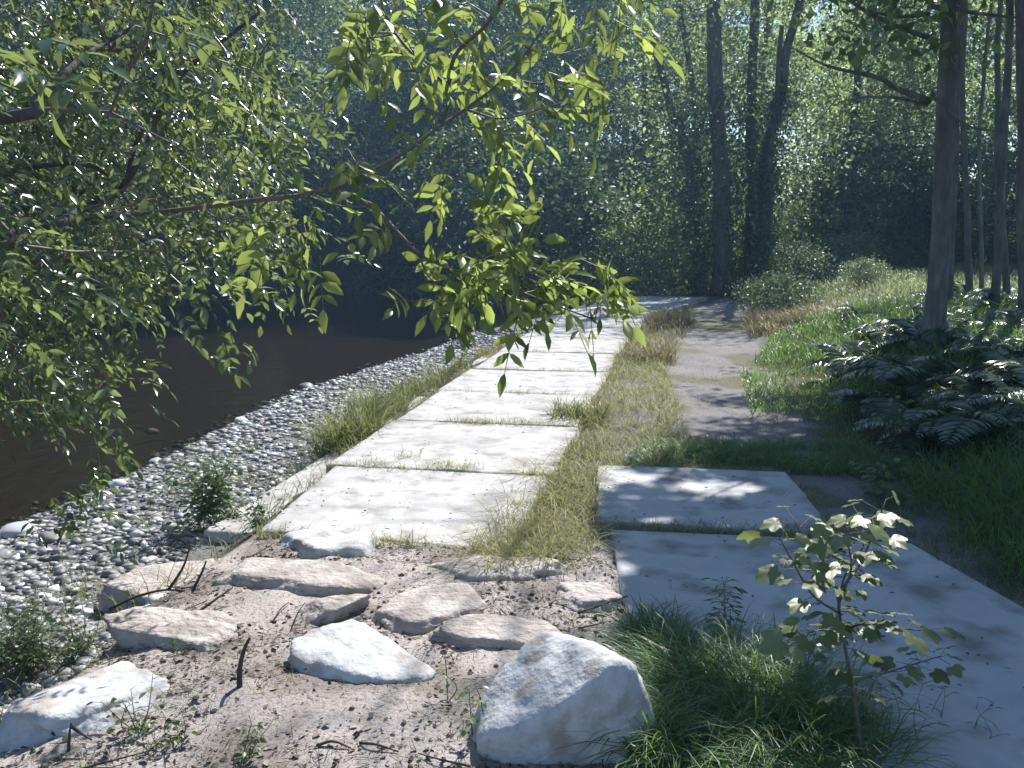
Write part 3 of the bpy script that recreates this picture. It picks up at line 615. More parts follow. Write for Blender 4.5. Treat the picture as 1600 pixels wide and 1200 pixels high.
r = rs(79)
for k in range(26):
    if k > 12 and k % 3 == 0: continue
    x = -46 + 4.0 * k + r.normal(); y = 57 + 5 * r.random() - .10 * max(0, x - 10); o = dup(protos[(2, 0, 2, 1)[k % 4] if x < 2 else (0, 1, 0, 2)[k % 4]], (x, y, gz(x, y)), r.random() * 6.28, (1.35, 1.35, 1.3))
    o['label'] = 'tall leafy tree in the back rows, closing the wood against the sky'; o['group'] = 'back rows of the woodland'
def proto_bush(seed, rad, h, leaf, dens, L=.11, W=.075, spread=.28):
    r = rs(seed); st = []
    for a in range(4):
        t = r.random() * 6.28; st.append((trunk_pts((.1 * math.cos(t), .1 * math.sin(t), -.15), (rad * .5 * math.cos(t), rad * .5 * math.sin(t), h * .7), 7, .05, seed + a), .03, .012, 6))
    S_ = ell((0, 0, h * .42), (rad, rad, h * .58), dens, seed + 7, .35); S_ = S_[S_[:, 2] > .1]
    return build_tree('bush', 'x', 'bush', 'bushes along the banks', st, S_, leaf, M['bark'], seed + 8, 55, spread, L, W, gap=False, origin=(0, 0, 0))
bp = [proto_bush(700, 2.8, 5.0, M['dark_leaf'], 330, .14, .1), proto_bush(710, 1.9, 2.6, M['alder'], 130), proto_bush(720, 1.2, 1.5, M['pale_leaf'], 90, .1, .06)]
BU = [(0, 0.2, 30.0, 1.25, 'big dark dome-shaped bush overhanging the river with a lit shoulder'), (0, -3.8, 34.3, 1.1, 'dark bush drooping to the black water under the pale-leaved tree'), (0, -8.5, 31.2, 1.0, 'dark bush on the far bank right of the ash crown'),
      (0, -11.8, 27, 1.0, 'dark bush on the far bank behind the ash leaf tips'), (1, 3.9, 27.5, 1.0, 'loose bush beside the alder stems at the end of the slabs'), (1, 2.6, 28.6, .8, 'low bush between big dark bush and last slab'), (0, 10.8, 29, .85, 'dark round bush at the back of the meadow under sunlit trees'),
      (0, 13.2, 28.5, .8, 'dark bush behind the tall straight trunk'), (1, 15.5, 25, 1.2, 'shaded bush behind the slim trees'), (1, 8.3, 28.5, .85, 'loose bush against the outermost alder stem'), (0, 17.5, 22, .9, 'dark bush at the picture edge behind the slim trees'),
      (2, 7.7, 26.0, .8, 'pale low bush catching sun at the meadow edge'), (2, 9.4, 27.0, .75, 'pale small bush in the meadow before the dark bush'), (1, -13.6, 21, 1.1, 'shaded bush on the far bank by the ash crown edge'), (0, -14.5, 15.5, 1.0, 'dark bush on the far bank behind the ash crown'), (0, -14.8, 10, 1.0, 'dark bush on the far bank level with the pebble bank'), (0, 4.2, 36, 1.1, 'dark bush by the river bend behind the alder')]
for k, (px, py, lb) in enumerate([(1225, 425, 'pale leafy meadow plant next to the outermost alder stem'), (1262, 418, 'pale low meadow plant, second from the alder stems'), (1300, 412, 'pale leafy meadow plant in the middle of the clearing'), (1385, 410, 'low pale meadow plant in front of the dark bush'), (1420, 425, 'pale leafy meadow plant beside the tall straight trunk'), (1215, 455, 'low leafy plant at the end of the track under the alder'), (1350, 440, 'low pale plant on the sunlit meadow slope')]):
    p = at_z(px, py, .55); BU.append((2, p[0], p[1], .42 + .1 * (k % 3), lb))
used = set()
for k, (pi, x, y, sc, lb) in enumerate(BU):
    if pi not in used: used.add(pi); o = bp[pi]; o.location = (x, y, gz(x, y)); o.scale = (sc,) * 3
    else: o = dup(bp[pi], (x, y, max(gz(x, y), WATER_Z)), rs(k + 90).random() * 6.28, sc)
    o['label'] = lb

r = rs(93)
for k in range(26):
    x = -26 + 2.3 * k + r.normal() * .6; y = (np.interp(x, [-26, -14, -6, 6, 14, 34], [20, 33, 42, 47, 46, 34])) + r.normal() * .8
    o = dup(bp[1 if x > 0 else 0], (x, y, gz(x, y)), r.random() * 6.28, r.uniform(.9, 1.35) * (1.5 if x > 0 else 1)); o['label'] = 'dark undergrowth bush between the trunks of the wood' if x <= 0 else 'loose green undergrowth bush between the trunks of the sunlit wood'; o['group'] = 'undergrowth bushes in the wood'
for k, (x, y) in enumerate([(-2.2, 36.8), (-6.2, 33.6), (-10.2, 29.2), (-12.6, 24.5), (1.8, 38.5), (-4.4, 36.2), (-8.2, 32.6), (0, 38)]):
    o = dup(bp[0], (x, y, max(gz(x, y), WATER_Z)), r.random() * 6.28, r.uniform(1., 1.25)); o['label'] = 'dark bush drooping over the edge of the far bank, one of an unbroken row'; o['group'] = 'row of dark bushes on the far bank'
# ------------------------------------------------------------------ the ash: crown over the water, one long bough reaching across the view
def compound(P, D, N, Ln, r, pairs=4, size=.065, wid=.4):
    """pinnate leaves; returns leaflet arrays and stalk segments"""
    n = len(P); D = nrm(D); N = nrm(N - (N * D).sum(1, keepdims=True) * D); Sd = np.cross(N, D); lp, ld, ln_, ll = [], [], [], []; A, B = [], []
    droop = r.uniform(.15, .6, n)[:, None]; prev = P; fine = r.uniform(.8, 1.2, n)
    def pos(t): return P + D * (Ln[:, None] * t) - np.array([0, 0, 1.]) * (Ln[:, None] * droop * t * t * .7)
    for k in range(pairs):
        t = .34 + .58 * k / (pairs - .3); p = pos(t); A.append(prev); B.append(p); prev = p
        for s in (-1, 1):
            d = nrm(Sd * s * .8 + D * .55 + r.normal(size=(n, 3)) * .14 - np.array([0, 0, .22])); lp.append(p); ld.append(d); ln_.append(nrm(N + r.normal(size=(n, 3)) * .22 + Sd * s * .15)); ll.append(size * fine * r.uniform(.82, 1.15, n) * (.85 + .2 * math.sin(math.pi * (k + .8) / pairs)))
    p = pos(1.0); A.append(prev); B.append(p); d = nrm(D - np.array([0, 0, 1.]) * droop * 1.2); lp.append(p); ld.append(d); ln_.append(N); ll.append(size * fine * 1.1)
    return np.concatenate(lp), np.concatenate(ld), np.concatenate(ln_), np.concatenate(ll), np.concatenate(A), np.concatenate(B)
def ash():
    r = rs(1000); base = np.array([-3.7, 2.8, gz(-3.7, 2.8) - .1]); root = empty('ash_tree', base)
    tag(root, 'ash tree with glossy leaves spreading over the water and one long hanging bough', 'tree')
    q = at_d
    tr = spline([base, base + [.05, .1, 1.2], base + [.1, .25, 2.4], base + [.0, .5, 4.2], base + [-.1, .6, 5.6]], 16); mb = MB(); chain(mb, tr, np.linspace(.17, .06, 16), 12, True, .5, .15, 3); mb.obj('trunk', M['bark'], root, off=base)
    limbs = [([tr[5], q(20, 380, 4.0), q(120, 330, 4.6), q(190, 296, 5.0), q(212, 225, 5.1), q(250, 150, 5.2)], .035, .016), ([q(190, 296, 5.0), q(232, 225, 4.9), q(250, 170, 4.9), q(285, 115, 4.8), q(340, 70, 4.7), q(405, 20, 4.6)], .026, .014),
             ([tr[8], q(-40, 190, 3.2), q(60, 152, 3.3), q(130, 90, 3.5), q(210, 40, 3.8)], .034, .012), ([tr[4], q(-60, 420, 4.0), q(35, 345, 4.6), q(120, 420, 5.2), q(230, 470, 5.6)], .025, .008),
             ([tr[6], q(60, 260, 4.6), q(220, 330, 5.4), q(330, 350, 5.8)], .022, .008)]
    polys = []
    for P, a, b in limbs:
        P = spline(P, 22); polys.append(P); mb = MB(); chain(mb, P, np.linspace(a * .75, b * .55, 22), 8, True, .5, .1, 4); mb.obj('limb', M['bark'], root, off=base)
    # crown
    OUT = [(-420, -260), (480, -260), (425, 20), (420, 130), (395, 190), (415, 250), (455, 310), (465, 370), (420, 395), (370, 385), (280, 395), (215, 440), (190, 530), (175, 585), (130, 600), (-420, 630)]
    n = 60000; P = np.stack([r.uniform(-4.6, -.4, n), r.uniform(3.0, 6.6, n), r.uniform(.2, 4.6, n)], 1); px, py = proj(P)
    k = in_poly(px, py, OUT) & (fbm(P, .55, 15) > .44) & (P[:, 2] > .25 + .1 * r.random(n)); P = P[k][:980]
    A, B, ra, rb, tips = grow(polys + [tr], P, 8, .18, .0028, .14); mb = MB(); tubes(mb, A, B, ra, rb, 5); mb.obj('branchwork', M['twig'], root, off=base)
    m = 5; S_ = np.repeat(P, m, 0) + r.normal(size=(len(P) * m, 3)) * .14; D = nrm(r.normal(size=S_.shape) * .5 + np.array([.5, -.1, -.5])); N = nrm(r.normal(size=S_.shape) * .45 + np.array([.1, .1, 1])); Ln = r.uniform(.14, .22, len(S_))
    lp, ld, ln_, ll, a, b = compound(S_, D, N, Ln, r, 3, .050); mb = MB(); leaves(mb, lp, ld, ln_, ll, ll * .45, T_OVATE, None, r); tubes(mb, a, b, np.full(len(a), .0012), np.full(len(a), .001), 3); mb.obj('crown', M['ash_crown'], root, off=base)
    # hanging twig at the water edge and long bough
    tw_ = [([q(35, 345, 4.6), q(36, 440, 4.55), q(40, 470, 4.5)], .007), ([q(60, 560, 4.6), q(110, 620, 4.5), q(150, 690, 4.45), q(155, 750, 4.4)], .006)]
    bough = spline([q(110, 345, 5.0), q(260, 330, 4.0), q(400, 313, 2.95), q(470, 305, 2.9), q(525, 290, 2.85), q(580, 268, 2.85), q(632, 238, 2.85), q(690, 195, 2.9), q(728, 170, 2.95), q(790, 120, 3.0), q(850, 40, 3.05), q(890, -60, 3.1)], 40)
    subs = [([q(530, 293, 2.85), q(552, 308, 2.83), q(580, 318, 2.8), q(605, 345, 2.78), q(640, 382, 2.75), q(665, 404, 2.74), q(710, 422, 2.72), q(770, 440, 2.72), q(850, 470, 2.74), q(930, 500, 2.78)], .0058, .0025),
            ([q(655, 398, 2.74), q(668, 430, 2.7), q(700, 460, 2.66), q(690, 475, 2.62)], .003, .0018), ([q(400, 330, 3.0), q(440, 297, 2.95), q(472, 284, 2.9)], .0045, .002), ([q(490, 311, 2.9), q(530, 322, 2.86), q(578, 323, 2.8)], .0035, .0022),
            ([q(470, 285, 2.9), q(450, 255, 2.9), q(428, 238, 2.95)], .003, .0015), ([q(530, 288, 2.85), q(550, 275, 2.8), q(580, 262, 2.75)], .003, .002), ([q(728, 170, 2.95), q(745, 176, 2.9), q(790, 185, 2.85), q(880, 160, 2.8)], .004, .002),
            ([q(700, 140, 2.9), q(712, 85, 2.8), q(760, 38, 2.7), q(800, -30, 2.6)], .006, .006), ([q(690, 195, 2.9), q(700, 140, 2.9), q(640, 80, 2.9), q(600, 20, 2.9), q(590, -60, 2.9)], .005, .004), ([q(580, 268, 2.85), q(545, 235, 2.8), q(530, 225, 2.75)], .003, .0015),
            ([q(790, 120, 3.0), q(850, 130, 3.0), q(940, 100, 3.05), q(970, 90, 3.05)], .004, .002), ([q(650, 225, 2.85), q(700, 250, 2.8), q(740, 255, 2.75)], .003, .002), ([q(770, 440, 2.72), q(790, 500, 2.7), q(810, 545, 2.68)], .003, .0018)]
    bo = empty('bough', (0, 0, 0)); bo.parent = root
    mb = MB(); chain(mb, bough, np.interp(np.arange(40), [0, 6, 20, 39], [.012, .0085, .0062, .003]), 8, True, .5, .08, 5); mb.obj('branch', M['twig'], bo, off=base)
    mb = MB(); pl = []
    for P, a, b in subs:
        P = spline(P, 14); pl.append(P); chain(mb, P, np.linspace(a, b, 14), 6)
    for P, a in tw_: P = spline(P, 8); chain(mb, P, np.linspace(a, a * .5, 8), 5)
    # leaf sites on the bough
    UP = [(560, -60), (990, -60), (975, 30), (965, 110), (890, 130), (880, 200), (830, 190), (790, 235), (750, 250), (740, 300), (690, 315), (640, 255), (700, 190), (650, 150), (585, 150), (545, 60)]
    LO = [(640, 405), (690, 375), (760, 355), (870, 360), (900, 395), (960, 420), (955, 440), (890, 450), (860, 470), (800, 470), (770, 445), (700, 430), (650, 430)]
    r2 = rs(1100); sites = []; dirs = []
    def fill(poly, n, d0, d1):
        xs = [p[0] for p in poly]; ys = [p[1] for p in poly]; c = 0
        while c < n:
            x, y = r2.uniform(min(xs), max(xs)), r2.uniform(min(ys), max(ys))
            if in_poly(np.array([x]), np.array([y]), poly)[0]: sites.append(q(x, y, r2.uniform(d0, d1))); c += 1
    fill(UP, 84, 2.6, 3.4); fill(LO, 28, 2.6, 2.95)
    for x, y, d in [(545, 235, 2.78), (530, 225, 2.75), (560, 265, 2.8), (505, 275, 2.9), (500, 300, 2.9), (470, 330, 2.9), (430, 360, 3.0), (480, 370, 2.95), (610, 345, 2.77), (612, 350, 2.75), (500, 400, 3.0), (430, 200, 3.0), (420, 230, 3), (450, 290, 2.95), (420, 320, 3.1), (390, 340, 3.2), (690, 470, 2.62), (660, 470, 2.62), (640, 425, 2.7), (640, 470, 2.62), (590, 130, 2.9), (575, 60, 2.9), (475, 350, 3.0), (440, 345, 3.05), (410, 360, 3.1)]: sites.append(q(x, y, d))
    sites = np.array(sites); A, B, ra, rb, tips = grow(pl + [bough], sites, 12, .06, .0011, .15); tubes(mb, A, B, ra, rb, 4); mb.obj('twigs', M['twig'], bo, off=base)
    S_ = np.concatenate([sites, sites[84:112] + r2.normal(size=(28, 3)) * .03]); D = nrm(r2.normal(size=S_.shape) * .55 + np.array([.2, -.15, -.3])); N = nrm(r2.normal(size=S_.shape) * .5 + np.array([.2, -.35, .8])); Ln = r2.uniform(.12, .19, len(S_))
    lp, ld, ln_, ll, a, b = compound(S_, D, N, Ln, r2, 3, .064); mb = MB(); leaves(mb, lp, ld, ln_, ll, ll * .42, T_OVATE, None, r2); tubes(mb, a, b, np.full(len(a), .0013), np.full(len(a), .001), 4)
    mb.obj('leaves', M['ash'], bo, off=base)
    # hanging spray at the water edge, and a few large near leaves
    hs = np.array([q(x, y, 4.45) for x, y in [(60, 560), (80, 590), (110, 615), (130, 650), (150, 690), (140, 680), (100, 760), (70, 780), (120, 770), (150, 800), (90, 800), (30, 640), (50, 650), (215, 590), (200, 560)]]); hs = np.repeat(hs, 3, 0) + r2.normal(size=(45, 3)) * .05
    ns = np.array([q(x, y, 1.75) for x, y in [(15, 30), (30, 55), (60, 110), (50, 118), (210, 0), (215, 5), (20, 130)]])
    P = np.concatenate([hs, ns]); D = nrm(r2.normal(size=P.shape) * .5 + np.array([.5, 0, -.5])); N = nrm(r2.normal(size=P.shape) * .4 + np.array([0, 0, 1.])); Ln = r2.uniform(.12, .18, len(P))
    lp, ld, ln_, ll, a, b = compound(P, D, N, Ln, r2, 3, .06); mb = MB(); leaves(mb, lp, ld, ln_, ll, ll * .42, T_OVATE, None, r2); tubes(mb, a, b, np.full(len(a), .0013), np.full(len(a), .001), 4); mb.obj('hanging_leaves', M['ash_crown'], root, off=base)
    for c in bo.children: c.location = (0, 0, 0)
ash()

# ------------------------------------------------------------------ grasses
def blades(mb, x, y, h, wd, lean, r, z=None, curl=.5, dirn=None, tint=None):
    n = len(x); z = ground_z(x, y) - .01 if z is None else z
    a = r.random(n) * 6.283; d = np.stack([np.cos(a), np.sin(a), 0 * a], 1)
    if dirn is not None: d = nrm(d + np.array(dirn))
    sd = np.stack([-d[:, 1], d[:, 0], 0 * a], 1); f = r.normal(0, .5, n)[:, None]; sd = nrm(sd + d * f); l = (lean * r.uniform(.3, 1.5, n))[:, None]; c = curl * r.uniform(.3, 1.6, n)[:, None]
    P = np.stack([x, y, z], 1); V = np.zeros((n, 9, 3)); h = np.broadcast_to(h, (n,))[:, None]; wd = np.broadcast_to(wd, (n,))[:, None]
    for k, (t, ww) in enumerate([(0, .7), (.35, 1), (.65, .8), (.87, .45)]):
        q = P + np.array([0, 0, 1.]) * h * (t - .42 * c * t ** 3) + d * h * (l * t + c * .75 * t * t); V[:, 2 * k] = q - sd * wd * ww / 2; V[:, 2 * k + 1] = q + sd * wd * ww / 2
    V[:, 8] = P + np.array([0, 0, 1.]) * h * (1 - .5 * c) + d * h * (l + c * .85)
    o = np.arange(n)[:, None, None] * 9; Q = np.array([(0, 1, 3, 2), (2, 3, 5, 4), (4, 5, 7, 6)]); T = np.array([(6, 7, 8)])
    t = np.clip(r.beta(2, 2, n), 0, 1) if tint is None else tint
    mb.add(V, [(Q[None] + o).reshape(-1, 4), (T[None] + o).reshape(-1, 3)], np.repeat(t, 9))
def scatter(n, poly, r, clump=.4, thr=.42, seed=0, keepslab=False):
    p = np.array(poly); x = r.uniform(p[:, 0].min(), p[:, 0].max(), n); y = r.uniform(p[:, 1].min(), p[:, 1].max(), n); k = in_poly(x, y, poly)
    if not keepslab: k &= ~on_slab(x, y)
    x, y = x[k], y[k]; k = fbm(xy0(x, y), clump, seed) + r.normal(0, .04, len(x)) > thr; return x[k], y[k]
def rowpoly(pts): return [tuple(row(t, wv)) for t, wv in pts]
def grasses():
    r = rs(2000)
    # strip of straw and grass between the slab row and the track
    mb = MB(); pl = rowpoly([(-2.5, 1.75), (-2.3, 2.3), (-.2, 2.5), (1, 2.9), (3, 2.75), (5, 2.6), (7, 2.5), (10, 2.6), (10, 1.55), (5, 1.65), (1, 1.7)])
    x, y = scatter(42000, pl, r, .35, .36, 3); blades(mb, x, y, r.uniform(.06, .24, len(x)), .005, .5, r, curl=.9, tint=np.clip(r.normal(.6, .22, len(x)), 0, 1))
    x, y = scatter(2600, rowpoly([(-2.3, 1.62), (-2.3, 2.15), (-.6, 2.25), (.2, 2.1), (.2, 1.55)]), r, .3, .4, 5, True); blades(mb, x, y, r.uniform(.1, .28, len(x)), .005, .6, r, curl=1.2, dirn=(-.2, -.4, 0), tint=np.clip(r.normal(.7, .2, len(x)), 0, 1))
    tag(mb.obj('dry_grass', M['straw']), 'straw coloured grass strip between slab row and dirt track', 'grass', kind='stuff')
    # rusty grass further on
    mb = MB(); x, y = scatter(16000, rowpoly([(6.2, 1.65), (6.2, 2.5), (9, 2.75), (14, 2.9), (18, 2.9), (18, 1.7)]), r, .7, .45, 7); blades(mb, x, y, r.uniform(.15, .4, len(x)), .009, .4, r, curl=.8)
    x, y = scatter(14000, [(3.9, 15.5), (5.6, 15.5), (6.6, 20), (5, 20.5)], r, .9, .44, 9); blades(mb, x, y, r.uniform(.15, .4, len(x)), .011, .4, r, curl=.8)
    tag(mb.obj('rusty_grass', M['rusty']), 'rusty brown grass beside the far slabs', 'grass', kind='stuff')
    # joints and slab edges
    mb = MB()
    for k, j in enumerate(joints[:7]):
        n = 240; t = j + r.normal(0, .012, n); wv = r.uniform(0, 1.8, n); a = row(0, 0)[None] + DIR * t[:, None] + NOR * wv[:, None]; kk = fbm(xy0(a[:, 0], a[:, 1]), .3, k) > .5; a = a[kk]
        blades(mb, a[:, 0], a[:, 1], r.uniform(.03, .08, len(a)), .004, .5, r, z=np.full(len(a), -.02), curl=.8, tint=np.clip(r.normal(.75, .2, len(a)), 0, 1))
    for t, wv, n, sp in [(1.62, .85, 260, .16), (-.1, 1.0, 130, .12), (-1.95, 1.15, 170, .14), (.2, .55, 50, .08), (-.15, .4, 60, .12), (1.7, 1.3, 90, .14)]:
        a = row(t, wv)[None] + DIR * r.normal(0, .04, n)[:, None] + NOR * r.normal(0, sp, n)[:, None]; blades(mb, a[:, 0], a[:, 1], r.uniform(.04, .11, n), .004, .6, r, z=np.full(n, -.0), curl=1, tint=np.clip(r.normal(.65, .25, n), 0, 1))
    for ci, c in enumerate(SLABS):
        for e in range(4):
            a, b = np.array(c[e]), np.array(c[(e + 1) % 4]); n = 420; t = r.random(n)[:, None]; q = a + (b - a) * t; nn = np.array([(b - a)[1], -(b - a)[0]]); nn /= np.linalg.norm(nn); q = q + nn * np.abs(r.normal(0, .035, n))[:, None] - nn * .012
            kk = fbm(xy0(q[:, 0], q[:, 1]), .28, 33 + ci) + r.normal(0, .04, n) > .53; q = q[kk]; blades(mb, q[:, 0], q[:, 1], r.uniform(.03, .12, len(q)), .004, .6, r, z=np.full(len(q), -.03), curl=1, tint=np.clip(r.normal(.55, .25, len(q)), 0, 1))
    x = r.uniform(.6, 2.3, 900); y = np.interp(x, [.6, 2.3], [5.88, 5.66]) + r.normal(0, .05, 900); blades(mb, x, y, r.uniform(.04, .12, 900), .004, .5, r, z=np.full(900, -.03), curl=.8)
    tag(mb.obj('joint_grass', M['straw']), 'thin dry grass growing in the slab joints', 'grass', kind='stuff')
    # bank green grass right of the track
    mb = MB(); pl = [(3.2, 7.0), (2.6, 8.0), (2.35, 9.2), (2.6, 10.5), (3.0, 12.5), (4.2, 15.5), (8.5, 17), (10.5, 12), (8.5, 7), (6, 4.5), (3.3, 4.6), (2.75, 5.6)]
    x, y = scatter(62000, pl, r, .9, .36, 11); h = r.uniform(.12, .42, len(x)) * (.55 + .6 * sm(0, 1.5, x - track_c(y) - .9)); blades(mb, x, y, h, .008, .35, r, curl=.7)
    x, y = scatter(9000, [(.9, 7.5), (3.2, 7.25), (3.0, 8.3), (1.2, 8.4)], r, .5, .4, 13); blades(mb, x, y, r.uniform(.05, .18, len(x)), .006, .5, r, curl=.9)
    x, y = scatter(12000, [(2.5, 4.8), (3.6, 4.4), (3.4, 2.5), (4.8, 2.5), (5.5, 5.5), (3.2, 7.2), (2.35, 6.4)], r, .6, .36, 14); blades(mb, x, y, r.uniform(.15, .5, len(x)) * sm(2.2, 3.4, x), .007, .35, r, curl=.8)
    tag(mb.obj('grass', M['grass']), 'tall green grass on the shaded bank beside the track', 'grass', kind='stuff')
    mb = MB(); x, y = scatter(26000, [(5.2, 18), (9, 14.5), (13, 18), (14, 30), (9, 31), (6, 26)], r, 1.2, .34, 15); blades(mb, x, y, r.uniform(.10, .34, len(x)), .014, .3, r, curl=.6, tint=np.clip(r.normal(.6, .2, len(x)), 0, 1))
    tag(mb.obj('meadow_grass', M['meadow']), 'sunlit long grass of the small meadow', 'grass', kind='stuff')
    # track and ramp wisps
    mb = MB(); x, y = scatter(14000, [(.7, 7.4), (3.3, 7.4), (4.6, 15), (6, 19), (4, 19), (2.0, 14)], r, .5, .52, 17); blades(mb, x, y, r.uniform(.02, .07, len(x)), .004, .6, r, curl=1)
    x, y = scatter(7000, [(-2.2, 2.8), (.9, 2.8), (.75, 5.6), (-1.9, 5.6)], r, .3, .56, 18); blades(mb, x, y, r.uniform(.015, .06, len(x)), .0028, .7, r, curl=1)
    y = r.uniform(3.2, 17, 9000); x = np.interp(y, SHORE[:, 1], SHORE[:, 0]) + r.uniform(.5, 2.55, 9000) ** 1.0; k = (fbm(xy0(x, y), .4, 29) + r.normal(0, .04, 9000) + .10 * (sdist(x, y, SHORE) - 2) > .56) & ~on_slab(x, y); x, y = x[k], y[k]; blades(mb, x, y, r.uniform(.06, .28, len(x)), .005, .4, r, curl=.7, tint=np.clip(r.normal(.35, .2, len(x)), 0, 1))
    tag(mb.obj('sparse_grass', M['straw']), 'thin wisps of grass on the trodden earth and between the pebbles', 'grass', kind='stuff')
grasses()
def tuft(name, label, cx, cy, n, rad, h, wd, m, seed, lean=.35, curl=.8, group='grass tufts on the causeway edges', dirn=None, tint=None):
    r = rs(seed); a = r.random(n) * 6.28; q = rad * np.sqrt(r.random(n)); x = cx + q * np.cos(a); y = cy + q * np.sin(a); z = gz(cx, cy); mb = MB()
    blades(mb, x, y, r.uniform(h * .45, h, n), wd * r.uniform(.6, 1.7, n), lean, r, z=ground_z(x, y) - .02, curl=curl, dirn=dirn, tint=None if tint is None else np.clip(r.normal(tint, .2, n), 0, 1)); o = mb.obj(name, m, off=(cx, cy, z)); o.location = (cx, cy, z); return tag(o, label, 'grass tuft', group)
for k, (px, py, zz, n, rad, h, m, lb) in enumerate([(545, 690, -.2, 800, .30, .72, 'reed', 'tall yellow-green grass tuft at the slab edge above the footing'), (590, 640, -.2, 700, .34, .6, 'reed', 'yellow-green grass tuft behind the tall one on the slab edge'), (655, 600, -.2, 520, .36, .4, 'reed', 'short green tuft on the slab edge near the fourth slab'),
        (770, 550, -.2, 360, .3, .42, 'rusty', 'brownish grass tuft by the slab edge behind the leaf spray'), (700, 585, -.2, 420, .35, .4, 'reed', 'thin grass tuft where pebbles meet the fifth slab'), (905, 650, 0, 520, .28, .36, 'reed', 'upright green tuft in the straw strip beside the slab row'), (1045, 505, 0, 700, .5, .5, 'rusty', 'rounded rusty tuft at the corner of the shaded far slabs'), (1020, 560, 0, 420, .35, .4, 'rusty', 'orange-brown tuft where the sunlit slabs end')]):
    p = at_z(px, py, zz); tuft('grass_tuft', lb, p[0], p[1], n, rad, h, .007, M[m], 2100 + k, .3, .7)
for k, (px, py, n, rad, h, lb, dn) in enumerate([(1110, 1075, 1100, .24, .42, 'lush dark grass clump beside the large white boulder', None), (1230, 1120, 900, .24, .40, 'dark grass clump around the foot of the sapling', None), (1060, 1180, 800, .2, .34, 'bright-bladed grass clump in front of the lush dark one', (-.3, -.4, 0)), (1190, 1200, 800, .22, .34, 'grass clump at the bottom edge below the sapling', (0, -.4, 0)), (1030, 1000, 420, .15, .26, 'yellowish grass clump behind the large white boulder', None), (1330, 1170, 420, .16, .3, 'sparse grass clump right of the sapling stem', None)]):
    p = at_z(px, py, .0); tuft('grass_clump', lb, p[0], p[1], n, rad, h, .0048, M['grass'], 2200 + k, .35, 1.0, 'long grass clumps beside the sapling', dn, .45)

# ------------------------------------------------------------------ ferns
def fern_mesh(seed, nf=9, ln=.95):
    r = rs(seed); mb = MB()
    for f in range(nf):
        a = f * 6.283 / nf + r.normal(0, .25); d = np.array([math.cos(a), math.sin(a), 0]); Lf = ln * r.uniform(.75, 1.2); ts = np.linspace(0, 1, 12); rise = r.uniform(.6, .95)
        q = d * (Lf * (.25 * ts + .6 * ts ** 1.6))[:, None] + np.array([0, 0, 1.]) * (Lf * (rise * 1.25 * ts - .75 * ts ** 2.4))[:, None]; chain(mb, q, np.linspace(.006, .002, 12), 4, tint=.5)
        t = np.linspace(.22, .99, 26); p = np.stack([np.interp(t, ts, q[:, i]) for i in range(3)], 1); tg = nrm(np.stack([np.interp(t, ts, np.gradient(q[:, i])) for i in range(3)], 1)); sd = np.cross(tg, np.array([0, 0, 1.])); sd = nrm(sd); up = np.cross(sd, tg); l = Lf * .30 * np.sin(np.pi * (1 - t) ** .75 * .62 + .12)
        for s in (-1, 1):
            D = nrm(sd * s + tg * .45 + r.normal(size=p.shape) * .06 - up * .12); leaves(mb, p, D, up + r.normal(size=p.shape) * .12, l, l * .26, T_OVATE, np.clip(r.normal(.5, .2, len(p)), 0, 1))
    return mb.mesh('fern')
FE = [fern_mesh(2300 + k) for k in range(4)]
for me in FE: me.materials.append(M['fern'])
r = rs(2350); spots = [(1330, 515), (1350, 470), (1410, 500), (1370, 560), (1440, 560), (1480, 480), (1520, 500), (1560, 530), (1600, 500), (1500, 560), (1550, 590), (1420, 590), (1480, 600), (1540, 610), (1600, 600), (1400, 530), (1580, 470), (1510, 440), (1640, 560), (1640, 600), (1450, 520), (1595, 580), (1660, 480), (1540, 540), (1465, 455), (1545, 455), (1610, 445), (1680, 520), (1720, 480), (1750, 560), (1390, 505), (1435, 475)]
for k, (px, py) in enumerate(spots):
    p = at_z(px, py + 45, .3); o = link('fern', FE[k % 4], None); o.location = (p[0], p[1], gz(p[0], p[1]) - .02); s = r.uniform(.55, .75) * (1.2 if px > 1420 else 1.); o.scale = (s, s, s); o.rotation_euler = (r.normal() * .06, r.normal() * .06, r.random() * 6.28)
    lb = {0: 'fern with one long frond pointing at the lit grass', 1: 'silvery fern at the meadow edge before the tall trunk'}.get(k, 'green fern with arching fronds among others on the shaded bank')
    tag(o, lb, 'fern', 'ferns on the bank' if k > 1 else 'ferns at the thicket edge')

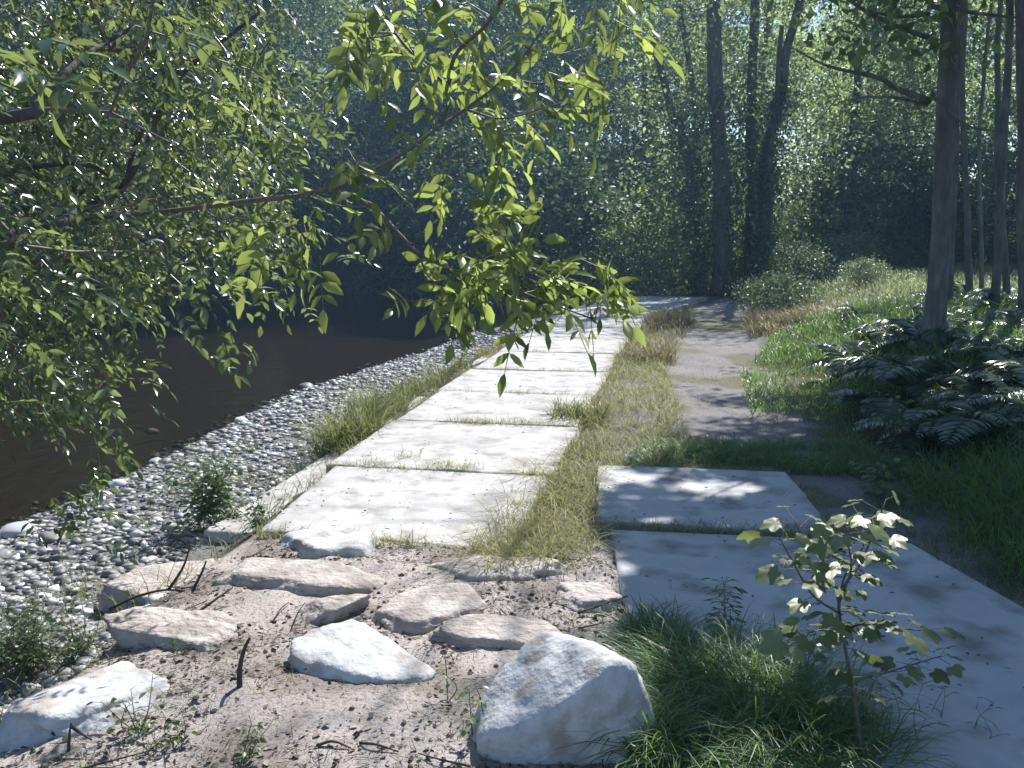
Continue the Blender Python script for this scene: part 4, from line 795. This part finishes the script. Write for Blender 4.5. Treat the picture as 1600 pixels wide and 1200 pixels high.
# ------------------------------------------------------------------ sapling, weeds, shrubs
def leafy(name, label, cat, loc, stems, leafm, stemm, seed, size=.06, nl=10, tpl=T_LOBED, group=None, start=.25, wid=.9, flat=.8):
    """stems: list of (points, radius) relative to loc; leaves stand along them"""
    r = rs(seed); root = empty(name, loc); tag(root, label, cat, group); mb = MB(); ml = MB()
    for P, r0 in stems:
        P = spline(P, 12); chain(mb, P, np.linspace(r0, r0 * .4, 12), 6); n = nl if not hasattr(nl, '__len__') else nl[0]
        t = np.linspace(start, 1, n) + r.normal(0, .02, n); t = np.clip(t, 0, 1); i = t * 11; p = np.stack([np.interp(i, np.arange(12), P[:, c]) for c in range(3)], 1)
        a = np.arange(n) * 2.4 + r.random() * 6; d = np.stack([np.cos(a), np.sin(a), r.uniform(-.1, .4, n)], 1); pl = size * r.uniform(.5, 1.1, n)[:, None]; e = p + nrm(d) * pl
        tubes(mb, p, e, np.full(n, .0014), np.full(n, .001), 4); s = size * r.uniform(.65, 1.25, n); s[-1] *= .8
        leaves(ml, e, nrm(d * np.array([1, 1, .3]) - np.array([0, 0, .25])), nrm(r.normal(size=(n, 3)) * .3 + np.array([0, -.1, flat])), s, s * wid, tpl, None, r)
    mb.obj('stem', stemm, root); ml.obj('leaves', leafm, root); return root
def rel(base, pts): return [np.array(p) - base for p in pts]
b = at_z(1352, 1185, 0.0); b[2] = gz(b[0], b[1]) - .02; d0 = b[1]; q = at_d
stems = [([b, q(1335, 1090, d0), q(1318, 1000, d0), q(1310, 950, d0 + .02)], .009), ([q(1316, 1000, d0), q(1312, 930, d0), q(1345, 880, d0 + .05), q(1365, 830, d0 + .08), q(1385, 780, d0 + .1)], .006),
         ([q(1314, 960, d0), q(1270, 930, d0 - .05), q(1240, 880, d0 - .08), q(1215, 835, d0 - .1)], .005), ([q(1312, 950, d0), q(1300, 900, d0 + .1), q(1275, 860, d0 + .15), q(1235, 805, d0 + .2)], .005), ([q(1316, 985, d0), q(1350, 975, d0 - .1), q(1390, 980, d0 - .15), q(1440, 985, d0 - .2)], .0045),
         ([q(1325, 1060, d0), q(1370, 1055, d0 + .1), q(1420, 1040, d0 + .15), q(1470, 1025, d0 + .2)], .005), ([q(1318, 1000, d0), q(1290, 985, d0 - .15), q(1262, 990, d0 - .2), q(1245, 1005, d0 - .22)], .004), ([q(1312, 940, d0), q(1330, 890, d0 - .1), q(1325, 850, d0 - .12), q(1320, 820, d0 - .12)], .0045), ([q(1312, 940, d0), q(1320, 900, d0 + .15), q(1350, 850, d0 + .2), q(1340, 800, d0 + .25)], .0045)]
leafy('sapling', 'young sapling with pale lobed leaves standing before the wide shaded slab', 'sapling', tuple(b), [(rel(b, P), r_) for P, r_ in stems], M['sapling'], M['twig'], 2400, .078, 16, T_LOBED, None, .3, .95, .9)
def herb(px, py, h, nst, spread, lb, seed, size=.04, nl=9, z=0., m='weed', tpl=T_OVATE, name='weed', cat='weed', wid=.5, group='small weeds on the earth ramp', r0=.003):
    p = at_z(px, py, z); r = rs(seed); p[2] = gz(p[0], p[1]) - .01; st = []
    for k in range(nst):
        a = r.random() * 6.28; s = spread * r.random(); hh = h * r.uniform(.5, 1) if k else h; e = np.array([s * math.cos(a), s * math.sin(a), hh]); st.append(([np.array([0, 0, 0]) + r.normal(size=3) * np.array([.4, .4, 0]) * spread * (nst > 2), e * [.3, .3, .5] + r.normal(size=3) * .02, e], r0))
    return leafy(name, lb, cat, tuple(p), st, M[m], M['greenstem'], seed, size, nl, tpl, group, .2, wid)
herb(700, 1105, .22, 2, .05, 'thin yellow weed in front of the half buried boulder', 2501, .03, 8); herb(742, 1165, .24, 3, .06, 'leafy weed against the shaded foot of the large white boulder', 2502, .035, 9)
herb(215, 1150, .20, 5, .16, 'weed with yellow-green leaves in front of the chalky boulder', 2503, .035, 9); herb(280, 1165, .13, 4, .12, 'upright grassy weed beside the yellow-green one', 2504, .03, 7); herb(395, 1185, .12, 4, .14, 'pale low weed at the bottom edge of the ramp', 2505, .03, 8); herb(285, 1035, .05, 4, .08, 'tiny bright weed under the long tan boulder', 2506, .02, 6)
herb(785, 925, .08, 3, .06, 'small green seedling in front of the hollowed boulder', 2507, .025, 6); herb(545, 990, .07, 2, .03, 'tiny seedling by the buried stone', 2508, .018, 5); herb(230, 1180, .06, 3, .1, 'very low weed at the bottom picture corner', 2509, .025, 6)
herb(1128, 985, .30, 1, .01, 'upright narrow-leaved willowherb standing before the shaded slab', 2510, .055, 72, 0, 'grass', T_OVATE, 'willowherb', 'wildflower', .26, None)
herb(335, 805, .62, 44, .5, 'bushy green weed at the corner of the front slab', 2520, .05, 20, -.25, 'weed', T_OVATE, 'bank_weed', 'weed', .6, 'weeds on the pebble bank'); herb(405, 822, .24, 16, .24, 'low green weed spilling over the boulder edge by the front slab', 2521, .035, 9, -.1, 'weed', T_OVATE, 'bank_weed', 'weed', .7, 'weeds on the pebble bank')
herb(470, 735, .28, 6, .2, 'weed rooted in the footing beside the front slab', 2522, .03, 10, -.25, 'weed', T_OVATE, 'bank_weed', 'weed', .5, 'weeds on the pebble bank'); herb(630, 620, .4, 7, .3, 'leafy weed among bank grass beside the third slab', 2523, .04, 10, -.25, 'weed', T_OVATE, 'bank_weed', 'weed', .4, 'weeds on the pebble bank')
herb(45, 1020, .42, 30, .36, 'bluish bushy weed at the ramp foot beside the grey boulder', 2524, .032, 22, -.2, 'weed', T_OVATE, 'bank_weed', 'weed', .55, 'weeds on the pebble bank'); herb(130, 1000, .26, 18, .22, 'smaller bushy weed before the grey boulder', 2525, .028, 11, -.15, 'weed', T_OVATE, 'bank_weed', 'weed', .55, 'weeds on the pebble bank')
herb(-15, 1010, .4, 24, .3, 'bushy weed half outside the picture below the pebbles', 2526, .03, 12, -.2, 'weed', T_OVATE, 'bank_weed', 'weed', .55, 'weeds on the pebble bank')
for k, (px, py, h) in enumerate([(1235, 1150, .3), (1390, 1130, .25), (1440, 1160, .3), (1460, 1120, .2), (1530, 1150, .18), (1350, 1150, .3), (1185, 1005, .18), (1240, 830, .12)]):
    herb(px, py, h, 2, .06, 'wispy dark grass stalk in front of the wide shaded slab', 2540 + k, .05, 5, 0, 'grass', T_OVATE, 'grass_stalk', 'grass stalk', .1, 'wispy stalks before the shaded slab', .0018)
for k, (px, py, h, lb) in enumerate([(1395, 680, .5, 'leafy nettle-like weed in the shaded bank grass'), (1040, 440, .5, 'bright leafy weed beside the end of the slab row'), (960, 430, .7, 'leafy weed behind the last slabs'), (1375, 745, .35, 'shaded weed at the foot of the bank grass')]):
    herb(px, py, h, 8, .3, lb, 2560 + k, .07, 12, 0.1, 'weed', T_OVATE, 'tall_weed', 'weed', .6, 'tall weeds by the track')

# ------------------------------------------------------------------ sticks and litter
def stick(px, py, pts, rad, label, seed, z=0.02):
    p = at_z(px, py, z); p[2] = gz(p[0], p[1]); mb = MB()
    for P in pts: P = spline(np.array(P, float), 10); chain(mb, P, np.linspace(rad, rad * .45, 10), 7, True, .5, .25, seed)
    o = mb.obj('stick', M['deadwood']); o.location = p; return tag(o, label, 'stick', 'dead sticks on the earth ramp')
stick(375, 1085, [[(0, 0, -.03), (.005, 0, .08), (.02, .02, .15), (.045, .02, .2)]], .013, 'dark bent stick standing upright in the ramp', 1)
stick(210, 915, [[(-.12, -.05, .05), (0, 0, .10), (.15, .05, .12), (.3, .05, .1)], [(.16, .05, .12), (.24, .06, .24), (.28, .08, .36)], [(.3, .05, .1), (.4, -.05, .06), (.46, -.2, .0)], [(.28, .05, .1), (.33, .08, .2), (.36, .08, .27)]], .009, 'forked dead branch lying over the earth-covered boulder', 2)
stick(110, 1165, [[(-.01, 0, -.02), (0, 0, .06), (.005, .01, .1)], [(0, .02, .08), (.05, 0, .06), (.09, -.02, .05)]], .007, 'short forked twig under the chalky boulder', 3)
stick(940, 960, [[(-.12, -.06, .03), (0, 0, .05), (.14, .08, .06)], [(-.05, -.03, .04), (.06, .06, .05), (.14, .14, .04)]], .006, 'dark twigs crossed over the small pinkish stone', 4)
stick(820, 1000, [[(-.16, .02, .02), (0, 0, .05), (.2, -.02, .03)]], .006, 'thin twig behind the large white boulder', 5); stick(465, 985, [[(-.02, -.06, .0), (0, 0, .06), (.03, .05, .1)]], .004, 'pale thin twig left of the flat white boulder', 6)
stick(520, 1165, [[(-.06, 0, .01), (0, .01, .02), (.07, -.02, .01)]], .007, 'small dark twig on bare earth at the bottom', 7); stick(590, 1170, [[(-.07, .03, .01), (0, .0, .02), (.08, -.03, .01)]], .006, 'thin dark twig beside the small one at the bottom', 8); stick(170, 1190, [[(-.1, -.04, .01), (0, 0, .02), (.14, .08, .02)]], .005, 'long pale twig at the bottom corner of the ramp', 9)
stick(330, 960, [[(-.08, -.06, .0), (0, 0, .05), (.08, .1, .09)]], .009, 'dark stick leaning on the earth above the long tan boulder', 10)
r = rs(2650)
for k in range(34):
    x = r.uniform(-2.0, .85); y = r.uniform(3.0, 5.6)
    if on_slab(np.array([x]), np.array([y]))[0]: continue
    l = r.uniform(.05, .13); a = r.random() * 6.28; d = np.array([math.cos(a), math.sin(a), 0]); n_ = np.array([-d[1], d[0], 0]); mb = MB()
    P = spline(np.array([-d * l, n_ * r.normal() * .02 + [0, 0, .012], d * l + [0, 0, r.uniform(0, .02)]]), 7); chain(mb, P, np.linspace(r.uniform(.003, .006), .002, 7), 6)
    o = mb.obj('twig', M['deadwood']); o.location = (x, y, gz(x, y) + .008); tag(o, 'short dark dead twig lying loose on the bare earth between the boulders', 'twig', 'loose twigs on the earth ramp')
def litter():
    r = rs(2600); n = 24000; x = r.uniform(-2.3, 1.0, n); y = 2.7 + 3.1 * r.random(n); k = (x < .9) & ~on_slab(x, y); k &= fbm(xy0(x, y), .45, 23) + r.normal(0, .1, n) > .48; x, y = x[k], y[k]; n = len(x); z = ground_z(x, y) + .004; mb = MB()
    a = r.random(n) * 6.28; D = np.stack([np.cos(a), np.sin(a), r.normal(0, .25, n)], 1); l = .008 + .05 * r.random(n) ** 2.5; P = np.stack([x, y, z], 1); h = n // 2; tubes(mb, P[:h], P[:h] + D[:h] * l[:h, None], np.full(h, .0016), np.full(h, .001), 4); mb.t[-1] = np.repeat(r.random(h), 8) ** 1.5
    leaves(mb, P[h:], D[h:], nrm(r.normal(size=(n - h, 3)) * .5 + np.array([0, 0, 1])), l[h:] * .7, l[h:] * .45, T_OVATE, r.random(n - h) ** 1.3, r)
    q = 800; x = r.uniform(-1.6, 2.6, q); y = r.uniform(3.5, 14, q); k = on_slab(x, y); x, y = x[k], y[k]; q = len(x); a = r.random(q) * 6.28; D = np.stack([np.cos(a), np.sin(a), 0 * a], 1)
    leaves(mb, np.stack([x, y, np.full(q, .024)], 1), D, np.array([0, 0, 1.]) + r.normal(size=(q, 3)) * .3, r.uniform(.012, .04, q), r.uniform(.008, .02, q), T_OVATE, r.random(q) ** 1.5, r)
    m = 450; x = r.uniform(-2.3, 1.0, m); y = r.uniform(2.7, 5.7, m); k = ~on_slab(x, y); x, y = x[k], y[k]; m = len(x); V, F = ICO[1]; s = .003 + .012 * r.random(m) ** 3; Vt = V[None] * s[:, None, None] * (1 + .25 * r.normal(size=(m, len(V), 1))) + np.stack([x, y, ground_z(x, y) + s * .3], 1)[:, None]
    mb.add(Vt, (F[None] + (np.arange(m) * len(V))[:, None, None]).reshape(-1, 3), np.repeat(r.uniform(.3, 1, m), len(V)))
    tag(mb.obj('litter', M['litter']), 'twig bits, dead leaves and crumbs of earth on the ramp', 'litter', kind='stuff')
litter()

# ------------------------------------------------------------------ air volume added to stand in for the bluish lens-glare veil
if HAZE:
    bm = bmesh.new(); bmesh.ops.create_cube(bm, size=1); me = bpy.data.meshes.new('haze'); bm.to_mesh(me); bm.free()
    m = bpy.data.materials.new('glare_veil'); m.use_nodes = True; N = m.node_tree.nodes; N.clear(); out = N.new('ShaderNodeOutputMaterial'); v = N.new('ShaderNodeVolumePrincipled')
    v.inputs['Color'].default_value = (.42, .68, 1, 1); v.inputs['Density'].default_value = HAZE; v.inputs['Anisotropy'].default_value = .3; m.node_tree.links.new(v.outputs[0], out.inputs['Volume'])
    o = link('haze', me, m); o.scale = (300, 240, 34); o.location = (0, 80, 13); tag(o, 'thin bluish haze volume added for the lens-glare veil', 'haze', kind='stuff')
